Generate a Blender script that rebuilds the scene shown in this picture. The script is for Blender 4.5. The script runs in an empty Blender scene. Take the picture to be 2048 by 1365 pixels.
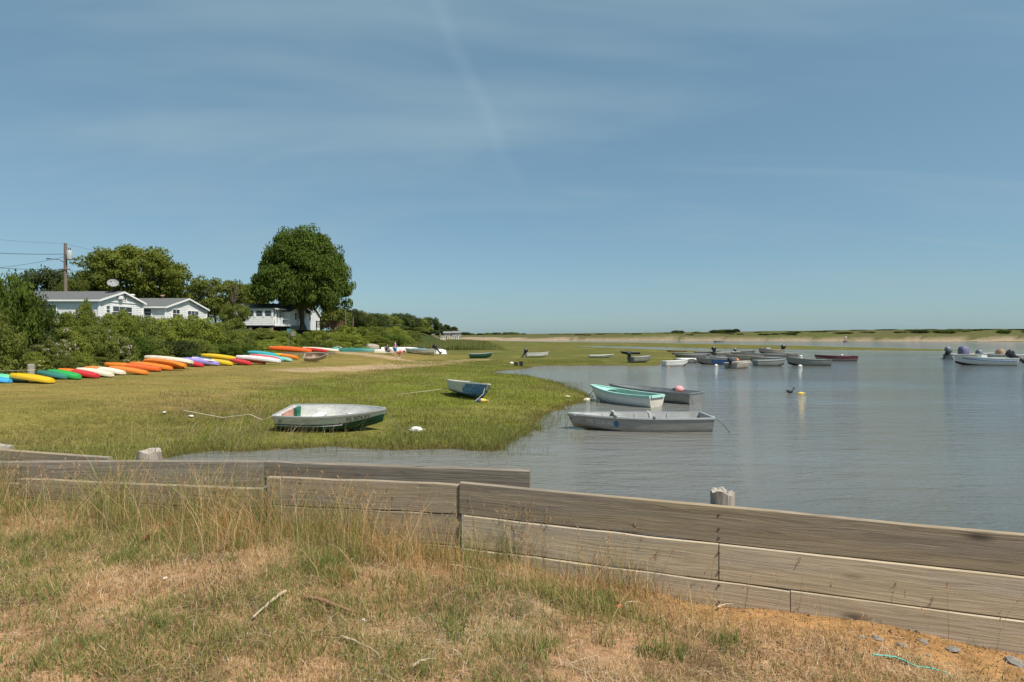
import bpy, math, random
import numpy as np
from mathutils import Vector, Matrix

# ------------------------------------------------------------------ camera, sky, sun, exposure
SC = bpy.context.scene
F = 1138.0          # focal length in pixels of a 2048 px wide frame
HZ = 669.0          # row of the horizon in that frame
CH = 2.9            # camera height above the water
cam_d = bpy.data.cameras.new("camera"); cam = bpy.data.objects.new("camera", cam_d)
SC.collection.objects.link(cam)
cam.location = (0, 0, CH); cam.rotation_euler = (math.radians(90), 0, 0)
cam_d.sensor_width = 36; cam_d.lens = F / 2048 * 36
cam_d.shift_y = -(682.5 - HZ) / 2048
cam_d.clip_start = 0.1; cam_d.clip_end = 6000
SC.camera = cam

SUN_EL = math.radians(56); SUN_AZ = math.radians(128)     # azimuth clockwise from +Y
W = bpy.data.worlds.new("World"); SC.world = W; W.use_nodes = True
wn = W.node_tree; wn.nodes.clear()
def NN(nt, t, **kw):
    n = nt.nodes.new(t)
    for k, v in kw.items():
        if k in n.inputs.keys(): n.inputs[k].default_value = v
        else: setattr(n, k, v)
    return n
sky = NN(wn, "ShaderNodeTexSky", sky_type='NISHITA', sun_disc=False, sun_elevation=SUN_EL,
         sun_rotation=SUN_AZ, altitude=0, air_density=1.0, dust_density=0.6, ozone_density=2.5)
tc = NN(wn, "ShaderNodeTexCoord")
sep = NN(wn, "ShaderNodeSeparateXYZ"); wn.links.new(tc.outputs['Generated'], sep.inputs[0])
zadd = NN(wn, "ShaderNodeMath", operation='MAXIMUM'); wn.links.new(sep.outputs['Z'], zadd.inputs[0]); zadd.inputs[1].default_value = 0.0
za2 = NN(wn, "ShaderNodeMath", operation='ADD'); wn.links.new(zadd.outputs[0], za2.inputs[0]); za2.inputs[1].default_value = 0.22
vd = NN(wn, "ShaderNodeVectorMath", operation='DIVIDE'); wn.links.new(tc.outputs['Generated'], vd.inputs[0])
cmb = NN(wn, "ShaderNodeCombineXYZ")
for i in range(3): wn.links.new(za2.outputs[0], cmb.inputs[i])
wn.links.new(cmb.outputs[0], vd.inputs[1])
def cirrus(rot, sc, nscale, detail, lo, hi, dist):
    mp = NN(wn, "ShaderNodeMapping"); mp.inputs['Rotation'].default_value = (0, 0, math.radians(rot)); mp.inputs['Scale'].default_value = sc
    wn.links.new(vd.outputs[0], mp.inputs[0])
    nz = NN(wn, "ShaderNodeTexNoise", Scale=nscale, Detail=detail, Roughness=0.55, Distortion=dist)
    wn.links.new(mp.outputs[0], nz.inputs['Vector'])
    mr = NN(wn, "ShaderNodeMapRange"); mr.interpolation_type = 'SMOOTHSTEP'
    mr.inputs['From Min'].default_value = lo; mr.inputs['From Max'].default_value = hi
    wn.links.new(nz.outputs['Fac'], mr.inputs['Value'])
    return mr.outputs[0]
c1 = cirrus(14, (0.55, 1.5, 1), 1.1, 4, 0.40, 0.80, 0.4)
c2 = cirrus(-58, (0.35, 3.2, 1), 1.2, 6, 0.52, 0.86, 0.7)
cs = NN(wn, "ShaderNodeMath", operation='MULTIPLY'); wn.links.new(c2, cs.inputs[0]); cs.inputs[1].default_value = 0.75
cm = NN(wn, "ShaderNodeMath", operation='MAXIMUM'); wn.links.new(c1, cm.inputs[0]); wn.links.new(cs.outputs[0], cm.inputs[1])
cf = NN(wn, "ShaderNodeMath", operation='MULTIPLY'); wn.links.new(cm.outputs[0], cf.inputs[0]); cf.inputs[1].default_value = 0.62
hs = NN(wn, "ShaderNodeHueSaturation", Saturation=0.86, Value=1.0); wn.links.new(sky.outputs[0], hs.inputs['Color'])
tint = NN(wn, "ShaderNodeMix", data_type='RGBA', blend_type='MULTIPLY'); tint.inputs['Factor'].default_value = 1
tint.inputs['B'].default_value = (0.86, 1.0, 1.03, 1); wn.links.new(hs.outputs[0], tint.inputs['A'])
veil = NN(wn, "ShaderNodeMix", data_type='RGBA'); veil.inputs['Factor'].default_value = 0.55      # thin high haze over the whole sky
wn.links.new(tint.outputs['Result'], veil.inputs['A']); veil.inputs['B'].default_value = (1.00, 2.05, 2.70, 1)
mx = NN(wn, "ShaderNodeMix", data_type='RGBA'); wn.links.new(cf.outputs[0], mx.inputs['Factor'])
wn.links.new(veil.outputs['Result'], mx.inputs['A']); mx.inputs['B'].default_value = (2.45, 3.45, 4.0, 1)
# an old, spread contrail high over the marsh
d1 = Vector((-.135, 1, .588)); d2 = Vector((-.005, 1, .300)); cn = d1.cross(d2).normalized()
wob = NN(wn, "ShaderNodeTexNoise", Scale=5.0, Detail=5.0, Roughness=0.6); wn.links.new(tc.outputs['Generated'], wob.inputs['Vector'])
dt_ = NN(wn, "ShaderNodeVectorMath", operation='DOT_PRODUCT'); wn.links.new(tc.outputs['Generated'], dt_.inputs[0]); dt_.inputs[1].default_value = cn
wb2 = NN(wn, "ShaderNodeMath", operation='MULTIPLY_ADD'); wn.links.new(wob.outputs['Fac'], wb2.inputs[0]); wb2.inputs[1].default_value = .05; wb2.inputs[2].default_value = -.025
dsum = NN(wn, "ShaderNodeMath", operation='ADD'); wn.links.new(dt_.outputs['Value'], dsum.inputs[0]); wn.links.new(wb2.outputs[0], dsum.inputs[1])
dab = NN(wn, "ShaderNodeMath", operation='ABSOLUTE'); wn.links.new(dsum.outputs[0], dab.inputs[0])
band = NN(wn, "ShaderNodeMapRange"); band.interpolation_type = 'SMOOTHSTEP'; wn.links.new(dab.outputs[0], band.inputs['Value'])
for k_, v_ in (('From Min', .020), ('From Max', 0.0), ('To Min', 0), ('To Max', .13)): band.inputs[k_].default_value = v_
ext = NN(wn, "ShaderNodeMapRange"); ext.interpolation_type = 'SMOOTHSTEP'; wn.links.new(sep.outputs['Z'], ext.inputs['Value'])
for k_, v_ in (('From Min', .18), ('From Max', .36)): ext.inputs[k_].default_value = v_
fwd = NN(wn, "ShaderNodeMath", operation='GREATER_THAN'); wn.links.new(sep.outputs['Y'], fwd.inputs[0]); fwd.inputs[1].default_value = 0.0
t1_ = NN(wn, "ShaderNodeMath", operation='MULTIPLY'); wn.links.new(band.outputs[0], t1_.inputs[0]); wn.links.new(ext.outputs[0], t1_.inputs[1])
t2_ = NN(wn, "ShaderNodeMath", operation='MULTIPLY'); wn.links.new(t1_.outputs[0], t2_.inputs[0]); wn.links.new(wob.outputs['Fac'], t2_.inputs[1])
t3_ = NN(wn, "ShaderNodeMath", operation='MULTIPLY'); wn.links.new(t2_.outputs[0], t3_.inputs[0]); wn.links.new(fwd.outputs[0], t3_.inputs[1])
trail = NN(wn, "ShaderNodeMix", data_type='RGBA'); wn.links.new(t3_.outputs[0], trail.inputs['Factor']); wn.links.new(mx.outputs['Result'], trail.inputs['A']); trail.inputs['B'].default_value = (4.2, 5.2, 5.8, 1)
bg = NN(wn, "ShaderNodeBackground", Strength=0.074); wn.links.new(trail.outputs['Result'], bg.inputs['Color'])
wo = NN(wn, "ShaderNodeOutputWorld"); wn.links.new(bg.outputs[0], wo.inputs[0])

sl = bpy.data.lights.new("sun", 'SUN'); sl.energy = 3.3; sl.angle = math.radians(2.0); sl.color = (1.0, 0.94, 0.84)
sun = bpy.data.objects.new("sun", sl); SC.collection.objects.link(sun)
sd = Vector((math.sin(SUN_AZ) * math.cos(SUN_EL), math.cos(SUN_AZ) * math.cos(SUN_EL), math.sin(SUN_EL)))
sun.rotation_euler = (-sd).to_track_quat('-Z', 'Y').to_euler(); sun.location = (10, -10, 40)

SC.view_settings.view_transform = 'Standard'; SC.view_settings.look = 'None'
SC.view_settings.gamma = 1; SC.view_settings.exposure = 0.88; SC.view_settings.use_curve_mapping = False
SC.render.film_transparent = False
SC.cycles.max_bounces = 6; SC.cycles.transparent_max_bounces = 6; SC.cycles.caustics_reflective = False

# ------------------------------------------------------------------ helpers
RNG = np.random.default_rng(7); random.seed(7)
def gp(px, py, z=0.0):
    """world X, Y of the point of the level z that the photograph shows at px, py"""
    Y = (CH - z) * F / (py - HZ)
    return (px - 1024) / F * Y, Y
def wx(px, Y): return (px - 1024) / F * Y
def wz(py, Y): return CH + (HZ - py) / F * Y

def link(name, data, parent=None):
    o = bpy.data.objects.new(name, data); SC.collection.objects.link(o)
    if parent is not None: o.parent = parent
    return o
def tag(o, label=None, cat=None, group=None, kind=None):
    if label: o['label'] = label
    if cat: o['category'] = cat
    if group: o['group'] = group
    if kind: o['kind'] = kind
    return o
def thing(name, label, cat, loc=(0, 0, 0), rz=0.0, group=None, rot=None):
    o = link(name, None); o.location = loc; o.rotation_euler = rot if rot else (0, 0, rz)
    o.empty_display_size = 0.2
    return tag(o, label, cat, group)

class MB:
    """collects shapes; build() links them as one mesh object"""
    def __init__(s): s.v = []; s.f = []; s.m = []; s.sm = []
    def add(s, vs, fs, mi=0, smooth=False):
        b = len(s.v); s.v += [tuple(p) for p in vs]
        for f in fs: s.f.append([b + i for i in f]); s.m.append(mi); s.sm.append(smooth)
    def box(s, c, d, mi=0, rot=None, taper=1.0):
        x, y, z = d[0] / 2, d[1] / 2, d[2] / 2
        vs = [Vector((sx * x * (taper if sz > 0 else 1), sy * y * (taper if sz > 0 else 1), sz * z)) for sz in (-1, 1) for sy in (-1, 1) for sx in (-1, 1)]
        if rot is not None: vs = [rot @ p for p in vs]
        vs = [p + Vector(c) for p in vs]
        s.add(vs, [(0, 2, 3, 1), (4, 5, 7, 6), (0, 1, 5, 4), (2, 6, 7, 3), (0, 4, 6, 2), (1, 3, 7, 5)], mi)
    def loft(s, rings, mi=0, smooth=True, cap=True, closed=True):
        n = len(rings[0]); vs = [p for r in rings for p in r]; fs = []
        for i in range(len(rings) - 1):
            for j in range(n if closed else n - 1):
                k = (j + 1) % n
                fs.append((i * n + j, i * n + k, (i + 1) * n + k, (i + 1) * n + j))
        s.add(vs, fs, mi, smooth)
        if cap and closed:
            s.add(rings[0], [tuple(range(n))[::-1]], mi); s.add(rings[-1], [tuple(range(n))], mi)
    def tube(s, pts, rad, n=8, mi=0, smooth=True, cap=True):
        pts = [Vector(p) for p in pts]; rings = []
        if not hasattr(rad, '__len__'): rad = [rad] * len(pts)
        up = Vector((0.01, 0.02, 1))
        for i, p in enumerate(pts):
            d = (pts[min(i + 1, len(pts) - 1)] - pts[max(i - 1, 0)]).normalized()
            a = d.cross(up)
            if a.length < 0.05: a = d.cross(Vector((1, 0, 0)))
            a.normalize(); b = a.cross(d).normalized()
            rings.append([p + a * (rad[i] * math.cos(2 * math.pi * k / n)) + b * (rad[i] * math.sin(2 * math.pi * k / n)) for k in range(n)])
        s.loft(rings, mi, smooth, cap)
    def lathe(s, prof, n=14, c=(0, 0, 0), axis='z', mi=0, smooth=True):
        rings = []
        for r, h in prof:
            ring = []
            for k in range(n):
                a = 2 * math.pi * k / n; p = (r * math.cos(a), r * math.sin(a), h)
                if axis == 'x': p = (p[2], p[0], p[1])
                if axis == 'y': p = (p[0], p[2], p[1])
                ring.append((p[0] + c[0], p[1] + c[1], p[2] + c[2]))
            rings.append(ring)
        s.loft(rings, mi, smooth)
    def build(s, name, mats, parent=None):
        me = bpy.data.meshes.new(name); me.from_pydata(s.v, [], s.f)
        if not isinstance(mats, (list, tuple)): mats = [mats]
        for m in mats: me.materials.append(m)
        me.polygons.foreach_set('material_index', s.m); me.polygons.foreach_set('use_smooth', s.sm)
        me.update()
        return link(name, me, parent)
def clone(o, parent=None, **kw):
    c = o.copy(); SC.collection.objects.link(c)
    if parent is not None: c.parent = parent
    return c

def np_mesh(name, V, Fa, col=None, mat=None, smooth=False):
    me = bpy.data.meshes.new(name); V = np.asarray(V, np.float32); Fa = np.asarray(Fa, np.int32); k = Fa.shape[1]
    me.vertices.add(len(V)); me.vertices.foreach_set('co', V.ravel())
    me.loops.add(Fa.size); me.loops.foreach_set('vertex_index', Fa.ravel())
    me.polygons.add(len(Fa)); me.polygons.foreach_set('loop_start', np.arange(0, Fa.size, k, dtype=np.int32))
    me.polygons.foreach_set('loop_total', np.full(len(Fa), k, np.int32))
    me.polygons.foreach_set('use_smooth', np.full(len(Fa), smooth, bool))
    if col is not None:
        a = me.color_attributes.new('Col', 'FLOAT_COLOR', 'POINT')
        c = np.ones((len(V), 4), np.float32); c[:, :3] = col; a.data.foreach_set('color', c.ravel())
    if mat: me.materials.append(mat)
    me.update(calc_edges=True); me.validate()
    return me

def _h(xi, yi, s):
    n = (xi * 374761393 + yi * 668265263 + s * 974711) & 0x7fffffff
    n = ((n ^ (n >> 13)) * 1274126177) & 0x7fffffff
    return ((n ^ (n >> 16)) & 0xffff) / 65535.0
def vn(x, y, s=0):
    x = np.asarray(x, float); y = np.asarray(y, float)
    xi = np.floor(x).astype(np.int64); yi = np.floor(y).astype(np.int64); fx = x - xi; fy = y - yi
    fx = fx * fx * (3 - 2 * fx); fy = fy * fy * (3 - 2 * fy)
    a = _h(xi, yi, s); b = _h(xi + 1, yi, s); c = _h(xi, yi + 1, s); d = _h(xi + 1, yi + 1, s)
    return (a + (b - a) * fx) * (1 - fy) + (c + (d - c) * fx) * fy
def fbm(x, y, s=0, o=4):
    r = 0; a = 0.5; t = 0
    for i in range(o): r = r + a * vn(x * 2 ** i, y * 2 ** i, s + 17 * i); t += a; a *= 0.5
    return r / t
def sst(a, b, x):
    t = np.clip((x - a) / (b - a), 0, 1); return t * t * (3 - 2 * t)

# ------------------------------------------------------------------ materials
MATS = {}
def newmat(name):
    m = bpy.data.materials.new(name); m.use_nodes = True; nt = m.node_tree; nt.nodes.clear()
    o = NN(nt, "ShaderNodeOutputMaterial"); MATS[name] = m
    return m, nt, o
def paint(name, col, rough=0.5, var=0.18, scale=6.0, dirt=None, dirt_amt=0.35, metal=0.0, bump=0.02, stretch=(1, 1, 1), spec=0.4, dscale=None):
    """a surface of one colour with mottling, optional dirt patches and fine relief"""
    if name in MATS: return MATS[name]
    m, nt, o = newmat(name); L = nt.links
    b = NN(nt, "ShaderNodeBsdfPrincipled", Roughness=rough, Metallic=metal); b.inputs['Specular IOR Level'].default_value = spec
    t = NN(nt, "ShaderNodeTexCoord"); mp = NN(nt, "ShaderNodeMapping"); mp.inputs['Scale'].default_value = stretch
    L.new(t.outputs['Object'], mp.inputs[0])
    n = NN(nt, "ShaderNodeTexNoise", Scale=scale, Detail=6.0, Roughness=0.6); L.new(mp.outputs[0], n.inputs['Vector'])
    r = NN(nt, "ShaderNodeMapRange"); r.inputs['From Min'].default_value = 0.3; r.inputs['From Max'].default_value = 0.7
    r.inputs['To Min'].default_value = 1 - var; r.inputs['To Max'].default_value = 1 + var
    L.new(n.outputs['Fac'], r.inputs['Value'])
    mul = NN(nt, "ShaderNodeVectorMath", operation='SCALE'); mul.inputs[0].default_value = col[:3]; L.new(r.outputs[0], mul.inputs['Scale'])
    out = mul.outputs[0]
    if dirt:
        n2 = NN(nt, "ShaderNodeTexNoise", Scale=dscale or scale * 0.7, Detail=8.0, Roughness=0.7); L.new(mp.outputs[0], n2.inputs['Vector'])
        r2 = NN(nt, "ShaderNodeMapRange"); r2.inputs['From Min'].default_value = 0.48; r2.inputs['From Max'].default_value = 0.68
        r2.inputs['To Max'].default_value = dirt_amt; L.new(n2.outputs['Fac'], r2.inputs['Value'])
        mx = NN(nt, "ShaderNodeMix", data_type='RGBA'); L.new(r2.outputs[0], mx.inputs['Factor']); L.new(out, mx.inputs['A'])
        mx.inputs['B'].default_value = (*dirt, 1); out = mx.outputs['Result']
    L.new(out, b.inputs['Base Color'])
    if bump:
        bp = NN(nt, "ShaderNodeBump", Strength=0.6, Distance=bump); L.new(n.outputs['Fac'], bp.inputs['Height']); L.new(bp.outputs[0], b.inputs['Normal'])
    L.new(b.outputs[0], o.inputs[0])
    return m
def leafmat(name, tint=(1, 1, 1), trans=0.35, vary=0.35, rough=0.55):
    """vertex coloured thin leaves, some light passing through, each plant a little different"""
    m, nt, o = newmat(name); L = nt.links
    a = NN(nt, "ShaderNodeAttribute", attribute_name='Col'); oi = NN(nt, "ShaderNodeObjectInfo")
    r = NN(nt, "ShaderNodeMapRange"); r.inputs['To Min'].default_value = 1 - vary; r.inputs['To Max'].default_value = 1 + vary
    L.new(oi.outputs['Random'], r.inputs['Value'])
    mu = NN(nt, "ShaderNodeVectorMath", operation='MULTIPLY'); L.new(a.outputs['Color'], mu.inputs[0]); mu.inputs[1].default_value = tint
    sc = NN(nt, "ShaderNodeVectorMath", operation='SCALE'); L.new(mu.outputs[0], sc.inputs[0]); L.new(r.outputs[0], sc.inputs['Scale'])
    d = NN(nt, "ShaderNodeBsdfPrincipled", Roughness=rough); d.inputs['Specular IOR Level'].default_value = 0.08; L.new(sc.outputs[0], d.inputs['Base Color'])
    tr = NN(nt, "ShaderNodeBsdfTranslucent"); L.new(sc.outputs[0], tr.inputs['Color'])
    mx = NN(nt, "ShaderNodeMixShader", Fac=trans); L.new(d.outputs[0], mx.inputs[1]); L.new(tr.outputs[0], mx.inputs[2])
    L.new(mx.outputs[0], o.inputs[0])
    return m
def woodmat(name, c1, c2, c3, rough=0.8, sx=1.1, up=False):
    """weathered boards, grain along local X"""
    m, nt, o = newmat(name); L = nt.links
    t = NN(nt, "ShaderNodeTexCoord"); oi = NN(nt, "ShaderNodeObjectInfo")
    off = NN(nt, "ShaderNodeVectorMath", operation='SCALE'); off.inputs[0].default_value = (37, 11, 23); L.new(oi.outputs['Random'], off.inputs['Scale'])
    ad = NN(nt, "ShaderNodeVectorMath", operation='ADD'); L.new(t.outputs['Object'], ad.inputs[0]); L.new(off.outputs[0], ad.inputs[1])
    mp = NN(nt, "ShaderNodeMapping"); mp.inputs['Scale'].default_value = (9, 14, sx) if up else (sx, 9, 14); L.new(ad.outputs[0], mp.inputs[0])
    wob = NN(nt, "ShaderNodeTexNoise", Scale=0.9, Detail=2.0); L.new(mp.outputs[0], wob.inputs['Vector'])
    ws = NN(nt, "ShaderNodeVectorMath", operation='SCALE'); L.new(wob.outputs['Color'], ws.inputs[0]); ws.inputs['Scale'].default_value = 1.6
    wa = NN(nt, "ShaderNodeVectorMath", operation='ADD'); L.new(mp.outputs[0], wa.inputs[0]); L.new(ws.outputs[0], wa.inputs[1])
    fm = NN(nt, "ShaderNodeMapping"); fm.inputs['Scale'].default_value = (2.4, 3.4, 0.3) if up else (0.4, 2.4, 3.4); L.new(wa.outputs[0], fm.inputs[0])
    g = NN(nt, "ShaderNodeTexNoise", Scale=1.4, Detail=8.0, Roughness=0.68); L.new(fm.outputs[0], g.inputs['Vector'])
    big = NN(nt, "ShaderNodeTexNoise", Scale=0.55, Detail=3.0); L.new(mp.outputs[0], big.inputs['Vector'])
    r1 = NN(nt, "ShaderNodeValToRGB"); r1.color_ramp.elements[0].position = 0.36; r1.color_ramp.elements[1].position = 0.64
    r1.color_ramp.elements[0].color = (*c1, 1); r1.color_ramp.elements[1].color = (*c2, 1); L.new(g.outputs['Fac'], r1.inputs[0])
    mr = NN(nt, "ShaderNodeMapRange"); mr.inputs['From Min'].default_value = 0.40; mr.inputs['From Max'].default_value = 0.60; mr.inputs['To Max'].default_value = 0.9
    L.new(big.outputs['Fac'], mr.inputs['Value'])
    mx = NN(nt, "ShaderNodeMix", data_type='RGBA'); L.new(mr.outputs[0], mx.inputs['Factor']); L.new(r1.outputs[0], mx.inputs['A'])
    tw = NN(nt, "ShaderNodeMix", data_type='RGBA', blend_type='MULTIPLY'); tw.inputs['Factor'].default_value = 0.75
    tw.inputs['A'].default_value = (*c3, 1); r2 = NN(nt, "ShaderNodeMapRange"); r2.inputs['From Min'].default_value = 0.3; r2.inputs['From Max'].default_value = 0.7
    r2.inputs['To Min'].default_value = 0.5; r2.inputs['To Max'].default_value = 1.45; L.new(g.outputs['Fac'], r2.inputs['Value'])
    L.new(r2.outputs[0], tw.inputs['B']); L.new(tw.outputs['Result'], mx.inputs['B'])
    # cracks and knots
    km = NN(nt, "ShaderNodeMapping"); km.inputs['Scale'].default_value = (1.3, 5, 4.2); L.new(ad.outputs[0], km.inputs[0])
    vo = NN(nt, "ShaderNodeTexVoronoi", Scale=0.8); vo.inputs['Randomness'].default_value = 1.0; L.new(km.outputs[0], vo.inputs['Vector'])
    kr = NN(nt, "ShaderNodeMapRange"); kr.inputs['From Min'].default_value = 0.04; kr.inputs['From Max'].default_value = 0.13; kr.inputs['To Min'].default_value = 0.35; kr.inputs['To Max'].default_value = 1.0
    L.new(vo.outputs['Distance'], kr.inputs['Value'])
    cmap = NN(nt, "ShaderNodeMapping"); cmap.inputs['Scale'].default_value = (3, 3, 0.3) if up else (0.35, 6, 22); L.new(wa.outputs[0], cmap.inputs[0])
    cn = NN(nt, "ShaderNodeTexNoise", Scale=0.7, Detail=3.0); L.new(cmap.outputs[0], cn.inputs['Vector'])
    cr = NN(nt, "ShaderNodeMapRange"); cr.inputs['From Min'].default_value = 0.70; cr.inputs['From Max'].default_value = 0.76; cr.inputs['To Min'].default_value = 1.0; cr.inputs['To Max'].default_value = 0.45
    L.new(cn.outputs['Fac'], cr.inputs['Value'])
    mm = NN(nt, "ShaderNodeMath", operation='MULTIPLY'); L.new(kr.outputs[0], mm.inputs[0]); L.new(cr.outputs[0], mm.inputs[1])
    fin = NN(nt, "ShaderNodeVectorMath", operation='SCALE'); L.new(mx.outputs['Result'], fin.inputs[0]); L.new(mm.outputs[0], fin.inputs['Scale'])
    b = NN(nt, "ShaderNodeBsdfPrincipled", Roughness=rough); b.inputs['Specular IOR Level'].default_value = 0.2
    L.new(fin.outputs[0], b.inputs['Base Color'])
    hs_ = NN(nt, "ShaderNodeMath", operation='MULTIPLY'); L.new(g.outputs['Fac'], hs_.inputs[0]); L.new(mm.outputs[0], hs_.inputs[1])
    bp = NN(nt, "ShaderNodeBump", Strength=0.45, Distance=0.010); L.new(hs_.outputs[0], bp.inputs['Height']); L.new(bp.outputs[0], b.inputs['Normal'])
    L.new(b.outputs[0], o.inputs[0])
    return m

# ------------------------------------------------------------------ terrain
BX = np.array([-60, -9.0, -5.2, -3.6, -1.86, -0.42, 3.45, 9.0, 60]); BY = np.array([16, 6.75, 5.95, 5.86, 5.45, 5.18, 3.87, 1.95, -15.6])
def bulk_y(x): return np.interp(x, BX, BY)
BANK = np.array([(3.45, 3.83, .73), (1.66, 4.44, .74), (0.6, 4.8, .80), (-0.2, 5.1, .92), (-2.2, 5.4, 1.08), (-5.2, 5.8, 1.15), (0, 2.7, 1.20), (3.0, 3.3, .80), (1.6, 3.6, .93), (2.2, 2.6, 1.08),
                 (-3, 2.6, 1.27), (3, 1.2, 1.15), (0, 0, 1.25), (-6, 3.5, 1.25), (6, 2.4, .74), (10, 1.2, .72), (-10, 5, 1.2), (0, -6, 1.3), (9, -6, 1.2), (-9, -6, 1.3), (-2, 4, 1.2), (0, 4.0, 1.04)])
def bank_z(x, y):
    num = 0; den = 0
    for (a, b, c) in BANK:
        w = 1 / ((x - a) ** 2 + (y - b) ** 2 + 0.25) ** 1.5; num = num + w * c; den = den + w
    return num / den
SHORE_PX = [(310, 918), (420, 905), (560, 898), (700, 896), (780, 898), (880, 900), (985, 901), (1012, 891), (1045, 872), (1072, 852), (1076, 838), (1105, 822), (1165, 803), (1180, 795),
            (1165, 785), (1140, 778), (1120, 770), (1090, 760), (1050, 752), (1010, 749), (985, 746), (1010, 741), (1045, 738), (1062, 733), (1100, 731.5), (1200, 732), (1320, 732.5),
            (1345, 724), (1400, 713), (1445, 706), (1400, 702.8), (1320, 700), (1240, 697), (1140, 693.6), (1200, 692.6), (1290, 694), (1420, 697.5), (1560, 699.2), (1720, 701), (1850, 702.2),
            (1960, 701.2), (1850, 699.2), (1760, 697), (1600, 692.6), (1420, 689), (1290, 686.6), (1100, 684.6), (1000, 683), (1000, 681.6), (1300, 681.3), (1700, 682.3), (2048, 684)]
SHORE = [(-6.5, 6.2), (-7.6, 9.5)] + [gp(a, b) for a, b in SHORE_PX] + [(330, 205), (1500, 160), (3500, 3500), (-3500, 3500), (-3500, 0), (-300, 0), (-60, 14), (-12, 7)]
SHORE = np.array(SHORE)
def shore_d(x, y):
    """signed distance to the shoreline, positive on land"""
    x = np.asarray(x, float); y = np.asarray(y, float); best = np.full(x.shape, 1e9); ins = np.zeros(x.shape, bool); n = len(SHORE)
    for i in range(n):
        ax, ay = SHORE[i]; bx, by = SHORE[(i + 1) % n]; dx, dy = bx - ax, by - ay
        t = np.clip(((x - ax) * dx + (y - ay) * dy) / (dx * dx + dy * dy), 0, 1)
        best = np.minimum(best, (x - ax - t * dx) ** 2 + (y - ay - t * dy) ** 2)
        c = (ay > y) != (by > y)
        with np.errstate(divide='ignore', invalid='ignore'): xi = (bx - ax) * (y - ay) / (by - ay if by != ay else 1e-9) + ax
        ins ^= c & (x < xi)
    return np.where(ins, 1, -1) * np.sqrt(best)
def shore_dn(x, y):
    d = shore_d(x, y); a = np.clip(0.012 * np.asarray(y, float), 0.30, 1.6)
    return d + (fbm(x * 0.9 / a * 0.35, y * 0.9 / a * 0.35, 3) - 0.5) * 2.2 * a
FOOT_Y = [5, 20, 34, 51, 72, 84, 92, 105, 130, 160, 200, 260, 400]; FOOT_X = [-37, -35, -33, -32, -31, -30, -28.5, -25, -20, -19, -22, -30, -60]
def hill(x, y):
    fx = np.interp(y, FOOT_Y, FOOT_X)
    return 3.5 * sst(0, 11, fx - x) * sst(420, 200, y) + 0.35 * sst(8, 40, fx - x)
FS_X = [-400, -40, 0, 130, 205, 330, 1500]; FS_Y = [300, 264, 264, 246, 228, 205, 160]
def dune(x, y):
    k = y - np.interp(x, FS_X, FS_Y)
    hgt = np.interp(x, [-80, 0, 60, 110, 160, 230, 400], [1.7, 2.2, 3.3, 3.8, 4.4, 5.0, 5.2])
    cut = (fbm(x * 0.09, x * 0 + 2.3, 5, 3) - 0.5) * 9
    front = sst(2, 8, k + cut) * 0.50 + sst(7, 26, k + cut) * 0.50
    return hgt * front * (0.72 + 0.5 * fbm(x * 0.022, y * 0.02, 9, 3))
def hz(x, y):
    x = np.asarray(x, float); y = np.asarray(y, float)
    d = shore_dn(x, y); lawn = sst(-8.5, -14.5, x + (fbm(x * .2, y * .12, 21, 2) - .5) * 3) * sst(100, 70, y)
    land = 0.16 * (1 - np.exp(-np.clip(d, 0, 99) / 1.2)) + 0.40 * lawn * sst(1, 9, d) + hill(x, y) + 0.03 * (fbm(x * .7, y * .7, 4, 2) - .5) * sst(1, 4, d)
    land = land + dune(x, y)
    sea = np.maximum(d * 0.14, -0.9)
    far = np.where(d > 0, land, sea)
    near = bank_z(x, y) + 0.05 * (fbm(x * 2.2, y * 2.2, 8, 3) - .5)
    return np.where(y < bulk_y(x), near, far)
def gz(x, y): return float(hz(np.array([x]), np.array([y]))[0])

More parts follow.
